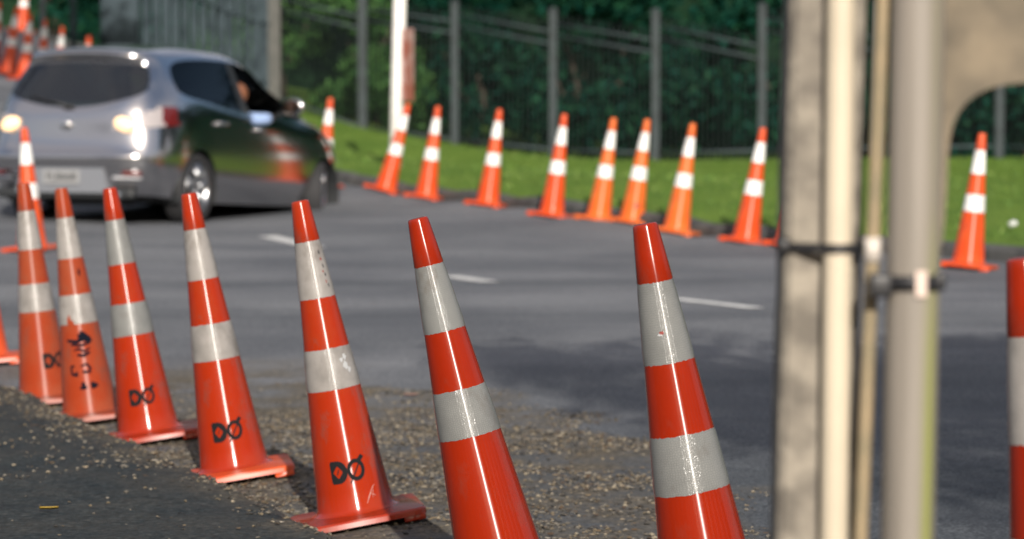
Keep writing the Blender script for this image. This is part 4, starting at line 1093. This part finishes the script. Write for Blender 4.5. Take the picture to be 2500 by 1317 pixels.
# underside, arch liners
bm = bmesh.new(); bm_box(bm, (1.3, 0, .30), (3.6, 1.30, .22), bev=.04); bm_box(bm, (-.45, 0, .33), (.62, 1.2, .20), bev=.04); bm_box(bm, (-.42, -.1, .22), (.30, .62, .13), bev=.03)
obj_bm('underbody', bm, M_TRIM, car)
for ax, ar in AX:
    for sd in (1, -1):
        bm = bmesh.new(); r_ = ar+.03; rows = []
        for k in range(25):
            a = R(-20+220*k/24); rows.append([bm.verts.new((ax+r_*math.cos(a), sd*y, .31+r_*math.sin(a))) for y in (.56, .866)])
        for a, b in zip(rows, rows[1:]): bm.faces.new((a[0], a[1], b[1], b[0]))
        c = bm.verts.new((ax, sd*.56, .31))
        for a, b in zip(rows, rows[1:]): bm.faces.new((a[0], b[0], c))
        obj_bm('arch_liner', bm, M_TRIM, car)
# wheels
def wheel(x, y, steer):
    wl = bpy.data.objects.new('wheel', None); COL.objects.link(wl); wl.parent = car; wl.location = (x, y, .315); wl.rotation_euler = (0, 0, steer); sd = 1 if y > 0 else -1
    bm = bmesh.new(); pr = [(.215, -.09), (.24, -.103), (.285, -.105), (.306, -.095), (.315, -.075), (.317, 0), (.315, .075), (.306, .095), (.285, .105), (.24, .103), (.215, .09)]
    bm_lathe(bm, pr, 48, 'Y'); obj_bm('tyre', bm, M_RUBBER, wl, True)
    bm = bmesh.new(); bm_lathe(bm, [(.216, .092*sd), (.222, .10*sd), (.205, .098*sd), (.20, .05*sd), (.20, -.08*sd)], 48, 'Y')
    for k in range(10):
        a = 2*math.pi*(k//2)/5 + (.2 if k % 2 else -.2) + .3
        p0 = Vector((.05*math.cos(a), .085*sd, .05*math.sin(a))); p1 = Vector((.205*math.cos(a-(.06 if k % 2 else -.06)), .09*sd, .205*math.sin(a-(.06 if k % 2 else -.06))))
        bm_tube(bm, [p0, p1], [.022, .016], 8)
    bm_lathe(bm, [(.001, .10*sd), (.045, .098*sd), (.06, .085*sd), (.06, .05*sd)], 24, 'Y')
    obj_bm('rim', bm, M_ALLOY, wl, True)
    bm = bmesh.new(); bm_lathe(bm, [(.19, .03*sd), (.001, .03*sd)], 32, 'Y'); obj_bm('brake_disc', bm, M_TRIM, wl)
for x in (0, 2.64):
    for sd in (1, -1): wheel(x, sd*.765, R(20) if x > 1 else 0)
# fittings
bm = bmesh.new(); bm_box(bm, (-.903, 0, .39), (.012, .36, .125), bev=.004); pl = obj_bm('number_plate', bm, M_PLATE, car)
def text_mesh(s, size, mat, parent, M, name):
    cu = bpy.data.curves.new('t', 'FONT'); cu.body = s; cu.size = size; cu.align_x = 'CENTER'; cu.align_y = 'CENTER'; cu.extrude = .001
    o = bpy.data.objects.new('t', cu); COL.objects.link(o); dg = bpy.context.evaluated_depsgraph_get()
    me = bpy.data.meshes.new_from_object(o.evaluated_get(dg)); bpy.data.objects.remove(o); me.transform(M); me.materials.clear(); me.materials.append(mat)
    return link(name, me, parent)
TM = Matrix.Translation((-.9105, 0, .39)) @ Matrix(((0, 0, -1, 0), (-1, 0, 0, 0), (0, 1, 0, 0), (0, 0, 0, 1)))
text_mesh('FLB668', .098, M_BLACK, pl, TM, 'plate_letters')
def recess():
    bm = bmesh.new(); o = [(.46, .255), (.40, .47), (-.40, .47), (-.46, .255)]
    f = [bm.verts.new((-.886-.014*(z > .4), y, z)) for y, z in o]; b = [bm.verts.new((-.80, y, z)) for y, z in o]
    bm.faces.new(f); 
    for k in range(4): bm.faces.new((f[k], b[k], b[(k+1) % 4], f[(k+1) % 4]))
    bmesh.ops.recalc_face_normals(bm, faces=bm.faces)
    return obj_bm('plate_recess', bm, material('grey_bumper_insert', (.16, .17, .19), .45), car)
recess()
for sd in (1, -1):   # bumper reflectors in their silver-edged pockets
    bm = bmesh.new(); bm_box(bm, (-.846, sd*.66, .425), (.03, .17, .035), rot=Matrix.Rotation(R(-25*sd), 3, 'Z'), bev=.01); obj_bm('reflector', bm, M_REDL, car)
    bm = bmesh.new(); bm_box(bm, (-.862, sd*.62, .385), (.03, .26, .03), rot=Matrix.Rotation(R(-22*sd), 3, 'Z'), bev=.012); obj_bm('bumper_trim', bm, M_ALLOY, car)
bm = bmesh.new(); bm_lathe(bm, [(.001, 0), (.05, 0), (.055, .006), (.05, .012), (.001, .012)], 24, 'Y', M=Matrix.Translation((-.846, 0, .845)) @ Matrix.Rotation(R(90), 4, 'Z') @ Matrix.Diagonal((1, 1, .8, 1)))
obj_bm('badge', bm, M_CHROME, car, True)
bm = bmesh.new(); bm_box(bm, (-.80, 0, 1.005), (.05, .10, .03), bev=.008); bm_tube(bm, [(-.82, 0, 1.01), (-.735, .42, 1.10)], .009, 6); obj_bm('rear_wiper', bm, M_BLKPLASTIC, car, True)
bm = bmesh.new(); bm_lathe(bm, [(.032, -.10), (.038, -.10), (.038, .1), (.032, .1)], 20, 'Y', closed=True, M=Matrix.Translation((-.80, -.52, .235)) @ Matrix.Rotation(R(90), 4, 'Z')); obj_bm('exhaust_tip', bm, M_CHROME, car, True)
bm = bmesh.new(); bm_box(bm, (-.81, 0, .25), (.10, 1.36, .09), bev=.03); obj_bm('bumper_valance', bm, M_TRIM, car)
for sd in (1, -1):
    bm = bmesh.new(); bmesh.ops.create_uvsphere(bm, u_segments=24, v_segments=14, radius=1)
    bmesh.ops.transform(bm, matrix=Matrix.Translation((1.74, sd*.955, 1.115)) @ Matrix.Diagonal((.075, .115, .085, 1)), verts=bm.verts)
    for v in bm.verts:
        if v.co.x < 1.71: v.co.x = 1.71
    mr = obj_bm('door_mirror', bm, M_PAINT, car, True)
    bm = bmesh.new(); bm_lathe(bm, [(.001, 0), (.09, 0)], 24, 'Y', M=Matrix.Translation((1.707, sd*.955, 1.115)) @ Matrix.Rotation(R(90), 4, 'Z') @ Matrix.Diagonal((1, 1, .72, 1)))
    obj_bm('mirror_glass', bm, material('mirror_glass', (.9, .9, .9), .03, 1), mr)
    bm = bmesh.new(); bm_tube(bm, [(1.76, sd*.78, 1.04), (1.75, sd*.92, 1.08)], .02, 8); a = obj_bm('mirror_arm', bm, M_TRIM, mr)
    for xx, zz in ((.42, .905), (1.22, .875)):
        bm = bmesh.new(); bm_tube(bm, [(xx-.10, sd*.868, zz), (xx-.07, sd*.905, zz+.004), (xx+.07, sd*.905, zz), (xx+.10, sd*.868, zz-.004)], .014, 8); obj_bm('door_handle', bm, M_PAINT, car, True)
# inside: seats, dashboard, wheel, floor
bm = bmesh.new(); bm_box(bm, (1.0, 0, .36), (2.8, 1.4, .06)); obj_bm('floor_pan', bm, M_TRIM, car)
for sd in (1, -1):
    bm = bmesh.new(); bm_box(bm, (1.25, sd*.36, .53), (.52, .50, .16), bev=.05); st = obj_bm('front_seat', bm, M_SEAT, car, True)
    bm = bmesh.new(); bm_box(bm, (.90, sd*.36, .84), (.14, .48, .60), rot=Matrix.Rotation(R(-18), 3, 'Y'), bev=.05); obj_bm('seat_back', bm, M_SEAT, st, True)
    bm = bmesh.new(); bm_box(bm, (.78, sd*.36, 1.21), (.09, .26, .17), bev=.04); obj_bm('headrest', bm, M_SEAT, st, True)
bm = bmesh.new(); bm_box(bm, (.30, 0, .52), (.5, 1.24, .16), bev=.05); rs = obj_bm('rear_seat', bm, M_SEAT, car, True)
bm = bmesh.new(); bm_box(bm, (-.02, 0, .80), (.14, 1.22, .56), rot=Matrix.Rotation(R(-14), 3, 'Y'), bev=.05); obj_bm('seat_back', bm, M_SEAT, rs, True)
bm = bmesh.new(); bm_box(bm, (-.42, 0, .97), (.55, 1.15, .025), bev=.008); obj_bm('parcel_shelf', bm, M_SEAT, car)
bm = bmesh.new(); bm_box(bm, (2.18, 0, .84), (.50, 1.36, .22), bev=.08); obj_bm('dashboard', bm, M_TRIM, car, True)
bm = bmesh.new(); MW = Matrix.Translation((1.80, -.36, .92)) @ Matrix.Rotation(R(-65), 4, 'Y')
bm_lathe(bm, [(.185+.014*math.cos(a), .014*math.sin(a)) for a in np.linspace(0, 2*math.pi, 9)[:-1]], 32, closed=True, M=MW)
for k in range(3): a = R(90+120*k); bm_tube(bm, [MW @ Vector((0, 0, 0)), MW @ Vector((.18*math.cos(a), .18*math.sin(a), 0))], .014, 6)
obj_bm('steering_wheel', bm, M_TRIM, car, True)

# ------------------------------------------------------------------ driver
def skin_mesh(name, joints, bones, mat, parent, lv=2):
    """joints: {name: (x, y, z, r)}; one continuous skinned surface"""
    names = list(joints); me = bpy.data.meshes.new(name)
    me.from_pydata([joints[n][:3] for n in names], [(names.index(a), names.index(b)) for a, b in bones], [])
    o = bpy.data.objects.new(name, me); COL.objects.link(o); o.modifiers.new('skin', 'SKIN')
    for n, v in zip(names, me.skin_vertices[0].data): v.radius = (joints[n][3],)*2 if len(joints[n]) == 4 else joints[n][3:5]
    me.skin_vertices[0].data[0].use_root = True
    s_ = o.modifiers.new('sub', 'SUBSURF'); s_.levels = lv; s_.render_levels = lv
    dg = bpy.context.evaluated_depsgraph_get(); m2 = bpy.data.meshes.new_from_object(o.evaluated_get(dg), depsgraph=dg); bpy.data.objects.remove(o)
    m2.materials.clear(); m2.materials.append(mat); m2.polygons.foreach_set('use_smooth', [True]*len(m2.polygons)); m2.name = name
    return link(name, m2, parent)
M_SKIN = material('skin', (.42, .22, .14), .55); M_SHIRT = material('blue_shirt', (.26, .36, .58), .85); M_HAIR = material('brown_hair', (.20, .075, .035), .6); M_JEAN = material('dark_trousers', (.03, .035, .05), .9)
person = empty('person', mat=car.matrix_world.copy()); tag(person, 'driver in a light blue shirt leaning an elbow out of the open car window', 'person')
J = {'pelvis': (1.06, -.40, .66, .13), 'belly': (1.02, -.43, .80, .125), 'chest': (1.00, -.49, .95, .13), 'neck': (1.06, -.58, 1.06, .055), 'jaw': (1.17, -.66, 1.125, .062), 'head': (1.145, -.68, 1.19, .082), 'top': (1.13, -.685, 1.25, .055),
     'shR': (1.05, -.67, .97, .06), 'elR': (1.30, -.90, .985, .045), 'foR': (1.44, -.83, 1.0, .035), 'wrR': (1.55, -.70, 1.0, .026), 'paR': (1.62, -.66, 1.0, .028),
     'shL': (1.02, -.30, .97, .06), 'elL': (1.30, -.22, .86, .043), 'wrL': (1.62, -.27, .98, .027), 'paL': (1.70, -.29, 1.01, .03),
     'hipR': (1.10, -.50, .63, .095), 'knR': (1.55, -.52, .66, .068), 'anR': (1.85, -.50, .46, .045), 'toR': (2.0, -.50, .44, .035),
     'hipL': (1.10, -.30, .63, .095), 'knL': (1.55, -.24, .66, .068), 'anL': (1.85, -.26, .46, .045), 'toL': (2.0, -.26, .44, .035),
     'nose': (1.238, -.68, 1.18, .016)}
for hnd, (px_, py_, pz_), sgn in (('R', (1.62, -.66, 1.0), 1), ('L', (1.70, -.29, 1.01), -1)):
    for q, (dy, l) in enumerate([(-.026, .060), (-.009, .070), (.009, .065), (.025, .052)]):
        J[f'k{hnd}{q}'] = (px_+.045, py_+dy, pz_+.006, .0095); J[f'm{hnd}{q}'] = (px_+.045+l*.55, py_+dy*1.1, pz_-.002, .0085); J[f't{hnd}{q}'] = (px_+.045+l*.8, py_+dy*1.1, pz_-.022-.004*q, .0075)
    J[f'th{hnd}'] = (px_+.01, py_+.038*sgn, pz_-.004, .0105); J[f'te{hnd}'] = (px_+.05, py_+.052*sgn, pz_-.012, .009)
B = [('pelvis', 'belly'), ('belly', 'chest'), ('chest', 'neck'), ('neck', 'jaw'), ('jaw', 'head'), ('head', 'top'), ('head', 'nose'), ('chest', 'shR'), ('shR', 'elR'), ('elR', 'foR'), ('foR', 'wrR'), ('wrR', 'paR'), ('chest', 'shL'), ('shL', 'elL'), ('elL', 'wrL'), ('wrL', 'paL'),
     ('pelvis', 'hipR'), ('hipR', 'knR'), ('knR', 'anR'), ('anR', 'toR'), ('pelvis', 'hipL'), ('hipL', 'knL'), ('knL', 'anL'), ('anL', 'toL')]
for hnd in 'RL':
    for q in range(4): B += [('pa'+hnd, f'k{hnd}{q}'), (f'k{hnd}{q}', f'm{hnd}{q}'), (f'm{hnd}{q}', f't{hnd}{q}')]
    B += [('pa'+hnd, 'th'+hnd), ('th'+hnd, 'te'+hnd)]
skin_mesh('body', J, B, M_SKIN, person)
def grow(ks, d): return {k: (*J[k][:3], J[k][3]+d) for k in ks}
sh = grow(['chest', 'belly', 'pelvis', 'shR', 'elR', 'foR', 'shL', 'elL'], .014)
skin_mesh('shirt', sh, [('chest', 'belly'), ('belly', 'pelvis'), ('chest', 'shR'), ('shR', 'elR'), ('elR', 'foR'), ('chest', 'shL'), ('shL', 'elL')], M_SHIRT, person)
tr = grow(['pelvis', 'hipR', 'knR', 'anR', 'hipL', 'knL', 'anL'], .012)
skin_mesh('trousers', tr, [('pelvis', 'hipR'), ('hipR', 'knR'), ('knR', 'anR'), ('pelvis', 'hipL'), ('hipL', 'knL'), ('knL', 'anL')], M_JEAN, person)
bm = bmesh.new(); bmesh.ops.create_uvsphere(bm, u_segments=20, v_segments=14, radius=1)
bmesh.ops.transform(bm, matrix=Matrix.Translation((1.125, -.683, 1.21)) @ Matrix.Diagonal((.098, .088, .10, 1)), verts=bm.verts)
bmesh.ops.delete(bm, geom=[v for v in bm.verts if v.co.x > 1.165 and v.co.z < 1.245 or v.co.z < 1.135], context='VERTS')
obj_bm('hair', bm, M_HAIR, person, True)
